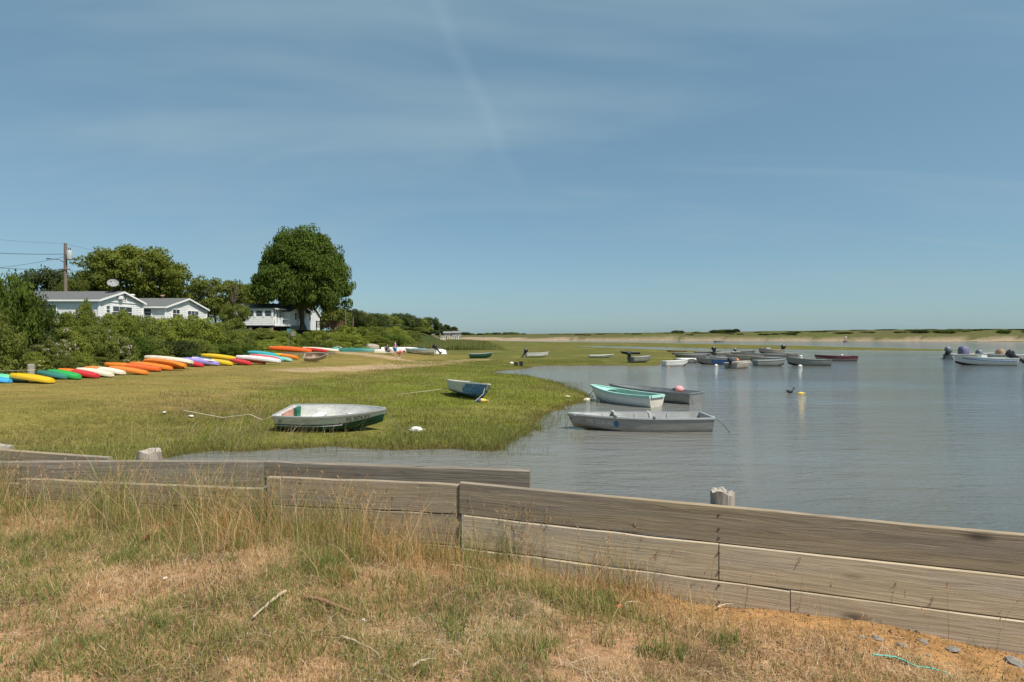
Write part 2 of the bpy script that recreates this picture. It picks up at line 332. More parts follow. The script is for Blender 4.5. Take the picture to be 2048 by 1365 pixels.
# ------------------------------------------------------------------ ground, water, path
def mixc(a, b, t): return a * (1 - t[:, None]) + np.array(b) * t[:, None]
PATHS = [[(600, 741), (690, 735), (770, 728), (860, 721), (950, 714)], [(655, 699), (700, 707), (760, 714), (830, 717), (890, 719)]]
PATHS = [[gp(a, b, 0.5) for a, b in p] for p in PATHS]
def path_d(x, y):
    best = np.full(np.shape(x), 1e9)
    for p in PATHS:
        for (ax, ay), (bx, by) in zip(p, p[1:]):
            dx, dy = bx - ax, by - ay; t = np.clip(((x - ax) * dx + (y - ay) * dy) / (dx * dx + dy * dy), 0, 1)
            best = np.minimum(best, np.hypot(x - ax - t * dx, y - ay - t * dy))
    return best
def ground_col(x, y, z):
    n1 = fbm(x * .35, y * .35, 31); n2 = fbm(x * .08, y * .05, 33); n3 = fbm(x * 1.7, y * 1.7, 35)
    d = shore_dn(x, y); near = y < bulk_y(x) + .1
    marsh = np.tile(np.array((.135, .145, .024)), (len(x), 1))
    marsh = mixc(marsh, (.098, .096, .028), sst(34, 60, y) * .85)
    marsh = mixc(marsh, (.17, .15, .042), sst(.45, .7, n1) * .7)
    marsh = mixc(marsh, (.085, .10, .024), sst(.5, .75, n2) * .6)
    marsh = mixc(marsh, (.15, .10, .05), sst(.62, .78, fbm(x * .25 + 9, y * .12, 41)) * .55 * sst(3, 10, d))
    marsh = mixc(marsh, (.105, .065, .03), sst(.7, .1, d) * .8)
    sy = np.abs(y - 700 * 0)
    lawn = np.tile(np.array((.215, .165, .050)), (len(x), 1))
    lawn = mixc(lawn, (.17, .145, .038), sst(.4, .65, fbm(x * .11, y * .22, 43)) * .8)
    lawn = mixc(lawn, (.24, .165, .06), sst(.58, .76, fbm(x * .16 + 4, y * .35, 47)) * .6)
    lm = sst(-8.0, -13.0, x + (fbm(x * .25, y * .1, 45, 3) - .5) * 7 + np.clip((15 - y), 0, 9) * 2.0) * sst(95, 70, y)
    lm = np.maximum(lm, sst(-4, -10, x) * sst(40, 46, y) * sst(80, 66, y))
    c = marsh * (1 - lm[:, None]) + lawn * lm[:, None]
    fx = np.interp(y, FOOT_Y, FOOT_X)
    c = mixc(c, (.045, .058, .016), sst(-1.0, 1.0, fx - x + (n3 - .5)))
    # a band of bare, reddish soil where lawn turns to marsh
    bx, by = gp(430, 812, .4)
    c = mixc(c, (.19, .115, .06), sst(3.2, 0.6, np.hypot((x - bx) * .75, (y - by) * 1.4) + (n3 - .5) * 3) * .6)
    c = mixc(c, (.36, .25, .15), sst(1.9, 1.0, path_d(x, y) + (n1 - .5) * 1.6 + (n3 - .5) * .9) * .85)
    fk = y - np.interp(x, FS_X, FS_Y)
    dg = np.tile(np.array((.095, .092, .036)), (len(x), 1)); dg = mixc(dg, (.085, .095, .03), sst(.45, .7, fbm(x * .05, y * .05, 51)) * .8)
    sand = sst(1.15, .7, z + (fbm(x * .11, y * .2, 53, 3) - .5) * 2.6) * sst(-14, -2, fk) 
    dg = dg * (1 - sand[:, None]) + np.array((.29, .22, .15)) * sand[:, None]
    c = np.where((fk > -4)[:, None], dg, c)
    c = mixc(c, (.10, .09, .06), sst(0.0, -.6, d) * (fk < -4))
    # the near bank
    s = np.tile(np.array((.40, .235, .13)), (len(x), 1)); s = mixc(s, (.18, .115, .06), sst(.4, .65, fbm(x * 2.5, y * 2.5, 61)))
    s = mixc(s, (.42, .29, .17), sst(.5, .75, n3) * .8)
    wd = bulk_y(x) - y
    s = mixc(s, (.40, .225, .095), sst(.75, .25, wd + (n3 - .5) * .6) * sst(.6, 1.7, x))
    return np.where(near[:, None], s, c)
rows = [0.5]
while rows[-1] < 2600: rows.append(rows[-1] * (1.0165 if rows[-1] < 330 else 1.07))
rows = np.array(rows); cols = np.linspace(-1.6, 1.6, 480)
S, U = np.meshgrid(rows, cols, indexing='ij'); GX = (S * U).ravel(); GY = (S - 3).ravel()
_hz = hz
def hz(x, y):   # the bank runs a hand's width under the boards
    x = np.asarray(x, float); y = np.asarray(y, float)
    return np.where((y >= bulk_y(x)) & (y < bulk_y(x) + .1), bank_z(x, y), _hz(x, y))
GZ = hz(GX, GY); nr, nc = len(rows), len(cols)
ii = (np.arange(nr - 1)[:, None] * nc + np.arange(nc - 1)).ravel()
GF = np.stack([ii, ii + 1, ii + nc + 1, ii + nc], 1)
m, nt, o = newmat("ground"); L = nt.links
a = NN(nt, "ShaderNodeAttribute", attribute_name='Col'); t = NN(nt, "ShaderNodeTexCoord")
n1 = NN(nt, "ShaderNodeTexNoise", Scale=7.0, Detail=8.0, Roughness=0.7); L.new(t.outputs['Object'], n1.inputs['Vector'])
mpg = NN(nt, "ShaderNodeMapping"); mpg.inputs['Scale'].default_value = (0.6, 1.5, 1); L.new(t.outputs['Object'], mpg.inputs[0])
n2 = NN(nt, "ShaderNodeTexNoise", Scale=0.9, Detail=7.0, Roughness=0.65); L.new(mpg.outputs[0], n2.inputs['Vector'])
r = NN(nt, "ShaderNodeMapRange"); r.inputs['From Min'].default_value = 0.3; r.inputs['From Max'].default_value = 0.7; r.inputs['To Min'].default_value = .55; r.inputs['To Max'].default_value = 1.45; L.new(n1.outputs['Fac'], r.inputs['Value'])
r2 = NN(nt, "ShaderNodeMapRange"); r2.inputs['From Min'].default_value = 0.3; r2.inputs['From Max'].default_value = 0.7; r2.inputs['To Min'].default_value = .72; r2.inputs['To Max'].default_value = 1.28; L.new(n2.outputs['Fac'], r2.inputs['Value'])
mm = NN(nt, "ShaderNodeMath", operation='MULTIPLY'); L.new(r.outputs[0], mm.inputs[0]); L.new(r2.outputs[0], mm.inputs[1])
sc = NN(nt, "ShaderNodeVectorMath", operation='SCALE'); L.new(a.outputs['Color'], sc.inputs[0]); L.new(mm.outputs[0], sc.inputs['Scale'])
b = NN(nt, "ShaderNodeBsdfPrincipled", Roughness=0.95); b.inputs['Specular IOR Level'].default_value = 0.05; L.new(sc.outputs[0], b.inputs['Base Color'])
n3_ = NN(nt, "ShaderNodeTexNoise", Scale=70.0, Detail=5.0, Roughness=0.75); L.new(t.outputs['Object'], n3_.inputs['Vector'])
r3 = NN(nt, "ShaderNodeMapRange"); r3.inputs['From Min'].default_value = .3; r3.inputs['From Max'].default_value = .7; r3.inputs['To Min'].default_value = .6; r3.inputs['To Max'].default_value = 1.4; L.new(n3_.outputs['Fac'], r3.inputs['Value'])
sc2 = NN(nt, "ShaderNodeVectorMath", operation='SCALE'); L.new(sc.outputs[0], sc2.inputs[0]); L.new(r3.outputs[0], sc2.inputs['Scale']); L.new(sc2.outputs[0], b.inputs['Base Color'])
hsum = NN(nt, "ShaderNodeMath", operation='MULTIPLY_ADD'); L.new(n3_.outputs['Fac'], hsum.inputs[0]); hsum.inputs[1].default_value = .25; L.new(n1.outputs['Fac'], hsum.inputs[2])
bp = NN(nt, "ShaderNodeBump", Strength=0.8, Distance=0.05); L.new(hsum.outputs[0], bp.inputs['Height']); L.new(bp.outputs[0], b.inputs['Normal'])
L.new(b.outputs[0], o.inputs[0])
GC = ground_col(GX, GY, GZ)
ground = link('ground', np_mesh('ground', np.stack([GX, GY, GZ], 1), GF, GC, m, True))
tag(ground, 'grassy bank, lawn, salt marsh and far dunes', kind='structure')

# water: dark body, rippled surface; the ripples run in bands with the breeze
m, nt, o = newmat("water"); L = nt.links
t = NN(nt, "ShaderNodeTexCoord")
def wnoise(scale, sx, sy, rot, det, rough=.55, dist=.3):
    mp = NN(nt, "ShaderNodeMapping"); mp.inputs['Scale'].default_value = (sx, sy, 1); mp.inputs['Rotation'].default_value = (0, 0, rot); L.new(t.outputs['Object'], mp.inputs[0])
    n = NN(nt, "ShaderNodeTexNoise", Scale=scale, Detail=det, Roughness=rough, Distortion=dist); L.new(mp.outputs[0], n.inputs['Vector']); return n.outputs['Fac']
w1 = wnoise(1.15, .45, 1.6, .30, 5, .62); w2 = wnoise(6, .5, 1.7, -.25, 4); w3 = wnoise(.12, .5, 1.4, .2, 4)
ad = NN(nt, "ShaderNodeMath", operation='MULTIPLY_ADD'); L.new(w2, ad.inputs[0]); ad.inputs[1].default_value = .28; L.new(w1, ad.inputs[2])
gr = NN(nt, "ShaderNodeMapRange"); gr.inputs['From Min'].default_value = .35; gr.inputs['From Max'].default_value = .65; gr.inputs['To Min'].default_value = .30; gr.inputs['To Max'].default_value = 1.0; L.new(w3, gr.inputs['Value'])
bp = NN(nt, "ShaderNodeBump", Distance=0.17); L.new(gr.outputs[0], bp.inputs['Strength']); L.new(ad.outputs[0], bp.inputs['Height'])
b = NN(nt, "ShaderNodeBsdfPrincipled", Roughness=0.05, IOR=1.333); wa_ = NN(nt, "ShaderNodeAttribute", attribute_name='Col'); L.new(wa_.outputs['Color'], b.inputs['Base Color']); b.inputs['Specular IOR Level'].default_value = .5
L.new(bp.outputs[0], b.inputs['Normal']); L.new(b.outputs[0], o.inputs[0])
wr = [1.5]
while wr[-1] < 3000: wr.append(wr[-1] * 1.05)
wr = np.array(wr); wc = np.linspace(-2.2, 2.2, 121); WS, WU = np.meshgrid(wr, wc, indexing='ij'); WX = (WS * WU).ravel(); WY = (WS - 3.5).ravel(); na = len(wc)
wi = (np.arange(len(wr) - 1)[:, None] * na + np.arange(na - 1)).ravel(); WF = np.stack([wi, wi + 1, wi + na + 1, wi + na], 1)
offshore = -shore_d(WX, WY); painted_sheen = np.clip(sst(24, 1, offshore + (fbm(WX * .12, WY * .06, 111, 3) - .5) * 9), 0, 1)      # silvery sky sheen painted into the water colour, paler towards the marsh
painted_sheen = painted_sheen * sst(6, 13, WY) * .85 + .15 * fbm(WX * .05, WY * .03, 113, 3)
WCOL = np.array((.088, .097, .092)) * (1 - painted_sheen[:, None]) + np.array((.175, .172, .155)) * painted_sheen[:, None]
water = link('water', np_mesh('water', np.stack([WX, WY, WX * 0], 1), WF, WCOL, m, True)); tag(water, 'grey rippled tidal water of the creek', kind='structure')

# ------------------------------------------------------------------ timber bulkhead
wood_a = woodmat("weathered_board", (.18, .145, .11), (.345, .285, .22), (.31, .245, .16))
wood_c = woodmat("pale_weathered_board", (.38, .315, .235), (.54, .455, .345), (.50, .405, .275))
wood_b = woodmat("grey_beam", (.12, .10, .08), (.30, .26, .215), (.20, .165, .125))
wood_p = woodmat("bleached_post", (.16, .135, .11), (.46, .41, .355), (.34, .30, .255), sx=2.0, up=True)
wall_t = thing('timber_bulkhead', 'weathered grey plank bulkhead between the dry bank and the water', 'bulkhead', (0, 5, 0.7))
def board(a, b, z0, z1, th, mat, name='plank', sag=0.0, seed=0):
    """one plank from a to b (plan), a little uneven along its edges"""
    rg = random.Random(seed); n = 9; Lh = math.hypot(b[0] - a[0], b[1] - a[1]); h = z1 - z0; mbd = MB(); rings = []
    for i in range(n):
        x = -Lh / 2 + Lh * i / (n - 1); dz0 = rg.uniform(-.004, .004); dz1 = rg.uniform(-.005, .005); dy = rg.uniform(-.004, .004) + sag * math.sin(math.pi * i / (n - 1)); e = .006
        rings.append([(x, -th / 2 + dy, -h / 2 + dz0 + e), (x, -th / 2 + e + dy, -h / 2 + dz0), (x, th / 2 + dy, -h / 2 + dz0), (x, th / 2 + dy, h / 2 + dz1 - e), (x, th / 2 - e + dy, h / 2 + dz1), (x, -th / 2 + e + dy, h / 2 + dz1), (x, -th / 2 + dy, h / 2 + dz1 - e)][::-1])
    mbd.loft(rings, 0, False)
    ob = mbd.build(name, mat, wall_t)
    ob.location = Vector(((a[0] + b[0]) / 2, (a[1] + b[1]) / 2, (z0 + z1) / 2)) - wall_t.location
    ob.rotation_euler = (0, 0, math.atan2(b[1] - a[1], b[0] - a[0]))
    return ob
J0, J1 = Vector((-0.42, 5.165)), Vector((6.2, 2.92)); dirv = (J1 - J0).normalized(); nrm = Vector((-dirv.y, dirv.x))
jm = J0 + dirv * 2.16; ov = J0 - dirv * .05
board(ov, J1, 1.272, 1.552, .05, wood_a, seed=1)                           # top course of the near run
board(J0 - nrm * .014, jm - dirv * .003 - nrm * .014, .984, 1.262, .05, wood_c, seed=2)
board(jm + dirv * .003 - nrm * .016, J1 - nrm * .016, .986, 1.264, .05, wood_c, seed=3)
board(J0 - nrm * .026, jm + dirv * .5 - nrm * .026, .70, .976, .05, wood_c, seed=4)
board(jm + dirv * .506 - nrm * .028, J1 - nrm * .028, .70, .976, .05, wood_c, seed=5)
board(J0 + nrm * .03, J1 + nrm * .03, .414, .694, .05, wood_a, seed=6)
K0 = Vector((-2.35, 5.50)); k0 = J0 + nrm * .022
for z0, z1, sd_ in ((1.265, 1.53, 7), (.98, 1.257, 8), (.694, .972, 9)): board(K0, k0 - dirv * .056, z0, z1, .05, wood_a, seed=sd_)
K1 = Vector((-5.1, 5.93))
for z0, z1, sd_ in ((1.20, 1.40, 10), (.98, 1.194, 11)): board(K1, K0 + Vector((.02, .03)), z0, z1, .05, wood_a, seed=sd_)
board((-8.8, 6.65), K1 + Vector((-.03, .01)), 1.0, 1.34, .05, wood_a, seed=12)
board((-2.62, 6.07), (0.18, 5.64), 1.375, 1.552, .09, wood_b, 'beam', seed=13)
board((-5.9, 5.99), (-2.63, 6.07), 1.285, 1.555, .09, wood_b, 'beam', sag=.03, seed=14)
board((-9.0, 7.35), (-4.35, 6.16), 1.33, 1.575, .06, wood_a, seed=15)
def post(x, y, z1, r, seed, h=2.2):
    rg = random.Random(seed); mbp = MB(); n = 14; rings = []
    for zz in np.linspace(-h, 0, 7):
        rings.append([(r * (1 + .05 * rg.uniform(-1, 1)) * math.cos(6.283 * k / n), r * (1 + .05 * rg.uniform(-1, 1)) * math.sin(6.283 * k / n), zz + (rg.uniform(-.035, .012) if zz == 0 else 0)) for k in range(n)])
    rings.append([(p[0] * .55, p[1] * .55, p[2] + rg.uniform(-.02, .012)) for p in rings[-1]])
    mbp.loft(rings, 0, False)
    ob = mbp.build('post', wood_p, wall_t); ob.location = Vector((x, y, z1)) - wall_t.location; ob.rotation_euler = (0, 0, rg.uniform(0, 6)); return ob
pj = J0 + dirv * 2.19 + nrm * .125
post(pj.x, pj.y, 1.645, .094, 3); post(-3.98, 6.24, 1.635, .115, 4); post(-5.98, 6.62, 1.62, .135, 5)
for tt in (.25, 4.6): q = J0 + dirv * tt + nrm * .14; post(q.x, q.y, 1.46, .10, 6 + int(tt))
post(-1.2, 5.98, 1.35, .10, 11)
steel = paint("rusty_bolt", (.09, .05, .035), .7, .3, 40, bump=.002)
for tt in (2.16, 4.58):
    for zz in (1.49, 1.38, 1.31, 1.20, 1.05, .95, .82):
        q = J0 + dirv * tt - nrm * (.027 + (.015 if zz < 1.27 else 0) + (.012 if zz < .98 else 0)); mbb = MB()
        mbb.lathe([(.001, -.006), (.009, -.005), (.009, .003), (.001, .004)], 6, axis='y')
        ob = mbb.build('bolt', steel, wall_t); ob.location = Vector((q.x, q.y, zz)) - wall_t.location; ob.rotation_euler = (0, 0, math.atan2(dirv.y, dirv.x))

# ------------------------------------------------------------------ grass
def blades(P, h, w, lean, col, segs=2, az=None, tipcol=None, curl=1.0):
    """tapered bent strips: P (n,3) roots; returns verts, triangles, colours"""
    n = len(P); az = RNG.uniform(0, 2 * np.pi, n) if az is None else az
    fa = RNG.uniform(0, 2 * np.pi, n); wx_, wy_ = np.cos(fa), np.sin(fa); nv = 2 * segs + 1
    V = np.zeros((n, nv, 3)); C = np.zeros((n, nv, 3)); tip = col if tipcol is None else tipcol
    for i in range(segs + 1):
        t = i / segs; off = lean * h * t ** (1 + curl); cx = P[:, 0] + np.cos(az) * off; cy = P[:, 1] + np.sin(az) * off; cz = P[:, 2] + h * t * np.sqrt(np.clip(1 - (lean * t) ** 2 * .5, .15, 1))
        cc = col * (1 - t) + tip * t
        if i < segs:
            ww = w * (1 - .75 * t) * .5
            V[:, 2 * i] = np.stack([cx - wx_ * ww, cy - wy_ * ww, cz], 1); V[:, 2 * i + 1] = np.stack([cx + wx_ * ww, cy + wy_ * ww, cz], 1); C[:, 2 * i] = cc; C[:, 2 * i + 1] = cc
        else: V[:, 2 * i] = np.stack([cx, cy, cz], 1); C[:, 2 * i] = cc
    tr = []
    for i in range(segs - 1): a = 2 * i; tr += [(a, a + 1, a + 3), (a, a + 3, a + 2)]
    a = 2 * (segs - 1); tr.append((a, a + 1, a + 2))
    T = (np.arange(n) * nv)[:, None, None] + np.array(tr)[None]
    return V.reshape(-1, 3), T.reshape(-1, 3), C.reshape(-1, 3)
def join(parts):
    V = []; T = []; C = []; b = 0
    for v, t, c in parts: V.append(v); T.append(t + b); C.append(c); b += len(v)
    return np.concatenate(V), np.concatenate(T), np.concatenate(C)
def pal(n, cols, wts, jit=.2):
    c = np.array(cols)[RNG.choice(len(cols), n, p=np.array(wts) / sum(wts))]
    return c * (1 + RNG.uniform(-jit, jit, (n, 1)))
grassm = leafmat("grass_blades", trans=.3, vary=0)
STRAW = (.56, .40, .215); TAN = (.49, .335, .17); RUST = (.50, .265, .125); OLIVE = (.25, .225, .075); GREEN = (.15, .20, .045); PALE = (.68, .57, .42)
# dry turf on the near bank
def scatter(n, y0, y1, umax):
    y = y0 + (y1 - y0) * RNG.uniform(0, 1, n) ** .75; x = RNG.uniform(-1, 1, n) * umax * (y + .4); return x, y
x, y = scatter(330000, 1.7, 7.0, 1.12); k = y < bulk_y(x) - .06; x, y = x[k], y[k]
g = fbm(x * 1.5 + 3, y * 1.5, 71, 3); g2 = fbm(x * 4, y * 4, 73, 2); wd = bulk_y(x) - y
bare = sst(.9, .3, wd) * sst(.5, 1.5, x); pr = np.clip(.5 + 1.2 * sst(.32, .62, g2), 0, 1) * (1 - .93 * bare) * (1 - .62 * sst(.56, .70, fbm(x * .9, y * .9, 77, 2)))
k = RNG.uniform(0, 1, len(x)) < pr; x, y, g, g2, wd = x[k], y[k], g[k], g2[k], wd[k]; n = len(x)
dry = pal(n, [STRAW, TAN, RUST, OLIVE, PALE], [3.2, 3.6, 1.0, 1.6, .7]); wet = pal(n, [OLIVE, GREEN, TAN, (.17, .20, .05)], [3, 2.4, 1.4, 1.6])
gr_ = sst(.46, .62, g + .16 * sst(.0, -4, x) + .08 * sst(4.6, 2.2, y) * sst(1.5, -3, x)); wetm = RNG.uniform(0, 1, n) < gr_ * .62
col = np.where(wetm[:, None], wet, dry); hh = (.025 + .05 * RNG.uniform(0, 1, n) ** 1.5) * (.7 + .9 * g2) + np.where(wetm, .02, 0)
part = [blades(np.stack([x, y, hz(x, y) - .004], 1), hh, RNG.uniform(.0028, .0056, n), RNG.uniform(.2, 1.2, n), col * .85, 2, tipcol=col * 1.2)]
# flat straw and dead stems
x, y = scatter(85000, 1.8, 6.5, 1.12); k = (y < bulk_y(x) - .05); x, y = x[k], y[k]; k = RNG.uniform(0, 1, len(x)) < np.clip(.16 + sst(.5, .8, fbm(x * 2, y * 2, 79, 2)), 0, 1) * (1 - .8 * sst(.7, .3, bulk_y(x) - y) * sst(.6, 1.6, x)); x, y = x[k], y[k]; n = len(x)
col = pal(n, [PALE, STRAW, (.60, .50, .36), TAN], [3, 3, 1.2, 2])
part.append(blades(np.stack([x, y, hz(x, y) + RNG.uniform(.005, .03, n)], 1), RNG.uniform(.004, .02, n), RNG.uniform(.0022, .0046, n), RNG.uniform(4, 12, n), col, 2))
# green tufts with longer blades
tx, ty = scatter(420, 2.0, 6.2, 1.1); k = (ty < bulk_y(tx) - .12) & ((fbm(tx * 1.5 + 3, ty * 1.5, 71, 3) > .47) | (RNG.uniform(0, 1, len(tx)) < .12)); k &= ~((tx > 1.6) & (bulk_y(tx) - ty < .7)); tx, ty = tx[k], ty[k]
hero = np.array([(gp(650, 1150, 1.1)), gp(1190, 1220, .95), gp(1230, 1190, .9), gp(1180, 1195, .92), gp(630, 1140, 1.1), gp(30, 1030, 1.15), gp(60, 1020, 1.15), gp(1310, 1320, .95), gp(840, 1340, 1.15), gp(480, 1090, 1.12), gp(240, 1110, 1.2)])
tx = np.concatenate([tx, np.repeat(hero[:, 0], 5) + RNG.normal(0, .06, 55)]); ty = np.concatenate([ty, np.repeat(hero[:, 1], 5) + RNG.normal(0, .06, 55)])
nb = 34; x = np.repeat(tx, nb) + RNG.normal(0, .045, len(tx) * nb); y = np.repeat(ty, nb) + RNG.normal(0, .045, len(tx) * nb); n = len(x)
k = y < bulk_y(x) - .05; x, y = x[k], y[k]; n = len(x); sz = np.repeat(RNG.uniform(.5, 1.3, len(tx)), nb)[k]
col = pal(n, [GREEN, (.13, .19, .045), OLIVE, (.18, .22, .07), TAN], [3, 3, 2, 1.2, .8])
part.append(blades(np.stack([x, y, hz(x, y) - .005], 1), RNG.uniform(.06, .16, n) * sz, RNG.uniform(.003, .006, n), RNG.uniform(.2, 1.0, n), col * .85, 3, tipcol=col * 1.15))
V, T, C = join(part); turf = link('dry_grass', np_mesh('dry_grass', V, T, C, grassm)); tag(turf, 'short dry tan and green grass on the near bank', 'grass', kind='stuff')

# grit and bits on the sand at the foot of the boards
n = 5200; x = RNG.uniform(.3, 5.2, n); y = bulk_y(x) - .05 - RNG.uniform(0, 1, n) ** 1.3 * 1.3; r_ = RNG.uniform(.002, .007, n) * np.where(RNG.uniform(0, 1, n) < .06, 2.2, 1)
base = np.array([(1, 0, 0), (-.5, .8, 0), (-.4, -.9, 0), (0, 0, .9), (.1, .1, -.6)]); V = np.stack([x, y, hz(x, y) + .002], 1)[:, None] + base[None] * r_[:, None, None] * RNG.uniform(.6, 1.4, (n, 5, 1))
T = (np.arange(n) * 5)[:, None, None] + np.array([(0, 1, 3), (1, 2, 3), (2, 0, 3), (1, 0, 4), (2, 1, 4), (0, 2, 4)])[None]
C = np.repeat(pal(n, [(.25, .17, .10), (.16, .12, .09), (.48, .36, .22), (.34, .20, .10)], [2, 1.5, 1.5, 2]), 5, 0)
gt = link('gravel', np_mesh('gravel', V.reshape(-1, 3), T.reshape(-1, 3), C, grassm)); tag(gt, 'grit and crumbs of bark on the orange sand', 'gravel', kind='stuff')
# tall grass with seed heads along the boards
part = []
def along(n, x0, x1, w0, w1, pw=1.0):
    x = x0 + (x1 - x0) * RNG.uniform(0, 1, n) ** pw; d = w0 + (w1 - w0) * RNG.uniform(0, 1, n) ** 1.4; return x, bulk_y(x) - d
x, y = along(30000, -7.5, 1.6, .06, 1.35); cl = fbm(x * 2.3, y * 2.3, 83, 3)
k = RNG.uniform(0, 1, len(x)) < (.20 + .45 * sst(.34, .60, cl)) * np.clip(1.12 - .55 * sst(-1.0, 1.6, x), 0, 1) * (1 - .6 * sst(.5, 1.2, bulk_y(x) - y)); x, y, cl = x[k], y[k], cl[k]; n = len(x)
hue = fbm(x * 1.1, y * 1.1, 87, 2); og = RNG.uniform(0, 1, n) < sst(.4, .6, hue) * np.where(x < -2.6, .55, .8)
col = np.where(og[:, None], pal(n, [STRAW, (.40, .21, .07), TAN, OLIVE], [2.4, 2.6, 2, 1.4]), pal(n, [OLIVE, GREEN, (.20, .20, .06), TAN], [3, 2, 2, 2.2]))
hgt = (.10 + .46 * RNG.uniform(0, 1, n) ** 1.5) * (1 + .3 * sst(-.8, -2.5, x)) * (.72 + .45 * sst(.4, .7, cl)) * np.clip(1.05 - .35 * sst(-1, 1.6, x), .5, 1)
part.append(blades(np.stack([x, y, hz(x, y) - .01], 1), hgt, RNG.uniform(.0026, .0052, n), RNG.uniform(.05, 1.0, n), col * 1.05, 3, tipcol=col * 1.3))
x, y = along(620, -7.2, 5.2, .05, .95, 1.25); k = RNG.uniform(0, 1, len(x)) < np.where(x > 1.6, .35, np.where(x > .6, .7, 1)); x, y = x[k], y[k]; n = len(x)
for cx_, cy_, m_ in ((gp(700, 1090, 1.0) + (46,)), (gp(560, 1070, 1.0) + (30,)), (gp(1060, 1130, .9) + (26,)), (gp(1120, 1130, .9) + (14,)), (gp(390, 1050, 1.1) + (20,)), (gp(1280, 1180, .8) + (16,))):
    x = np.concatenate([x, cx_ + RNG.normal(0, .11, m_)]); y = np.concatenate([y, cy_ + RNG.normal(0, .07, m_)])
y = np.minimum(y, bulk_y(x) - .04); n = len(x)
hs_ = RNG.uniform(.28, .62, n) * np.where(x > 1.4, .75, 1); az = RNG.uniform(0, 6.28, n); ln = RNG.uniform(.03, .35, n); col = pal(n, [STRAW, (.42, .24, .10), (.24, .21, .07), PALE], [2, 2, 2, 1])
P = np.stack([x, y, hz(x, y) - .01], 1); part.append(blades(P, hs_, np.full(n, .0032), ln, col, 3, az=az))
for rep in range(9):   # spikelets of each seed head
    t = .80 + .2 * RNG.uniform(0, 1, n); off = ln * hs_ * t ** 2
    Q = np.stack([P[:, 0] + np.cos(az) * off, P[:, 1] + np.sin(az) * off, P[:, 2] + hs_ * t * .97], 1)
    part.append(blades(Q, RNG.uniform(.012, .035, n), RNG.uniform(.004, .007, n), RNG.uniform(.2, 1.0, n), pal(n, [(.46, .26, .12), STRAW, (.36, .18, .09)], [2, 2, 1.2]), 1))
V, T, C = join(part); tall = link('tall_grass', np_mesh('tall_grass', V, T, C, grassm)); tag(tall, 'tall orange and green seeding grass along the bulkhead', 'grass', kind='stuff')

# marsh grass
def spread(n, x0, x1, y0, y1, pw=1.0):
    x = RNG.uniform(x0, x1, n); y = y0 + (y1 - y0) * RNG.uniform(0, 1, n) ** pw; return x, y
part = []
x, y = spread(150000, -20, 2.0, 7.2, 21.0); d = shore_dn(x, y); front = y - np.interp(x, [-20, -9, -7, 2], [7, 10, 13.2, 13.6])
k = (d > -.12) & (np.abs(x) < 1.12 * y) & (y > bulk_y(x) + .9); cl = fbm(x * .8, y * .8, 91, 3)
dens = np.where(front < 4.2, 1.0, .33) * (.35 + sst(.3, .6, cl)); k &= RNG.uniform(0, 1, len(x)) < dens * sst(-10.5 - 6, -7.5 - 3, x + 3 * (cl - .5) + np.clip(13 - y, 0, 6) * 1.2); x, y, cl, front = x[k], y[k], cl[k], front[k]; n = len(x)
bX, bY = wx(668, 16.6), 16.6; ua = (x - bX) * .9925 - (y - bY) * .122; va = (x - bX) * .122 + (y - bY) * .9925; k = ~((np.abs(ua) < 1.45) & (np.abs(va) < .55)); x, y, cl, front, ua, va = x[k], y[k], cl[k], front[k], ua[k], va[k]; n = len(x)   # flattened under the boat
tramp = 1 - .62 * (sst(2.3, 1.6, np.abs(ua)) * sst(2.6, 1.2, np.abs(va)))
near_ = sst(4.2, 2.0, front) * tramp; col = pal(n, [(.18, .21, .045), (.25, .25, .07), (.13, .165, .035), (.36, .30, .13)], [3, 2.8, 1.6, 1.6])
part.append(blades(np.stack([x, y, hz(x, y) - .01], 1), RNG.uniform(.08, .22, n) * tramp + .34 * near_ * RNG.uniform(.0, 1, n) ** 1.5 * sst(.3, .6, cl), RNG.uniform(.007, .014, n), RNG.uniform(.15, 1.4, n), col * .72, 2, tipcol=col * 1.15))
x, y = spread(120000, -17, 9, 16, 60, 1.3); k = ~((np.abs(x - wx(668, 16.6)) < 1.7) & (np.abs(y - 16.6) < 1.2)); x, y = x[k], y[k]; d = shore_dn(x, y); cl = fbm(x * .5, y * .5, 93, 3)
k = (d > -.25) & (x > -11 + (cl - .5) * 8) & (np.abs(x) < 1.1 * y) & (RNG.uniform(0, 1, len(x)) < .25 + .8 * sst(.35, .6, cl)); x, y = x[k], y[k]; n = len(x)
col = pal(n, [(.18, .205, .034), (.22, .22, .044), (.14, .17, .028), (.26, .20, .07)], [3, 3, 2, .7])
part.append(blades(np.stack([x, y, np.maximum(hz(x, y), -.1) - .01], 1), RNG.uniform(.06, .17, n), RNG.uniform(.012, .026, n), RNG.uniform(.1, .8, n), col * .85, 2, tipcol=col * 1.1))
# stalks standing in the shallows
x, y = spread(150000, -10, 6, 11.5, 34); d = shore_dn(x, y); k = (d < .25) & (d > -2.2) & (RNG.uniform(0, 1, len(x)) < .7 * np.exp(np.clip(d, -9, 0) * 1.9) * sst(.35, .65, fbm(x * 1.3, y * 1.3, 117, 2))) & (y > bulk_y(x) + 2); x, y = x[k], y[k]; n = len(x)
col = pal(n, [(.12, .15, .035), (.17, .18, .05), (.20, .17, .07)], [3, 2, 1])
part.append(blades(np.stack([x, y, np.full(n, -.03)], 1), RNG.uniform(.10, .30, n), RNG.uniform(.006, .011, n), RNG.uniform(.05, .6, n), col, 2))
V, T, C = join(part); mg = link('marsh_grass', np_mesh('marsh_grass', V, T, C, grassm)); tag(mg, 'green salt marsh grass at the edge of the creek', 'grass', kind='stuff')
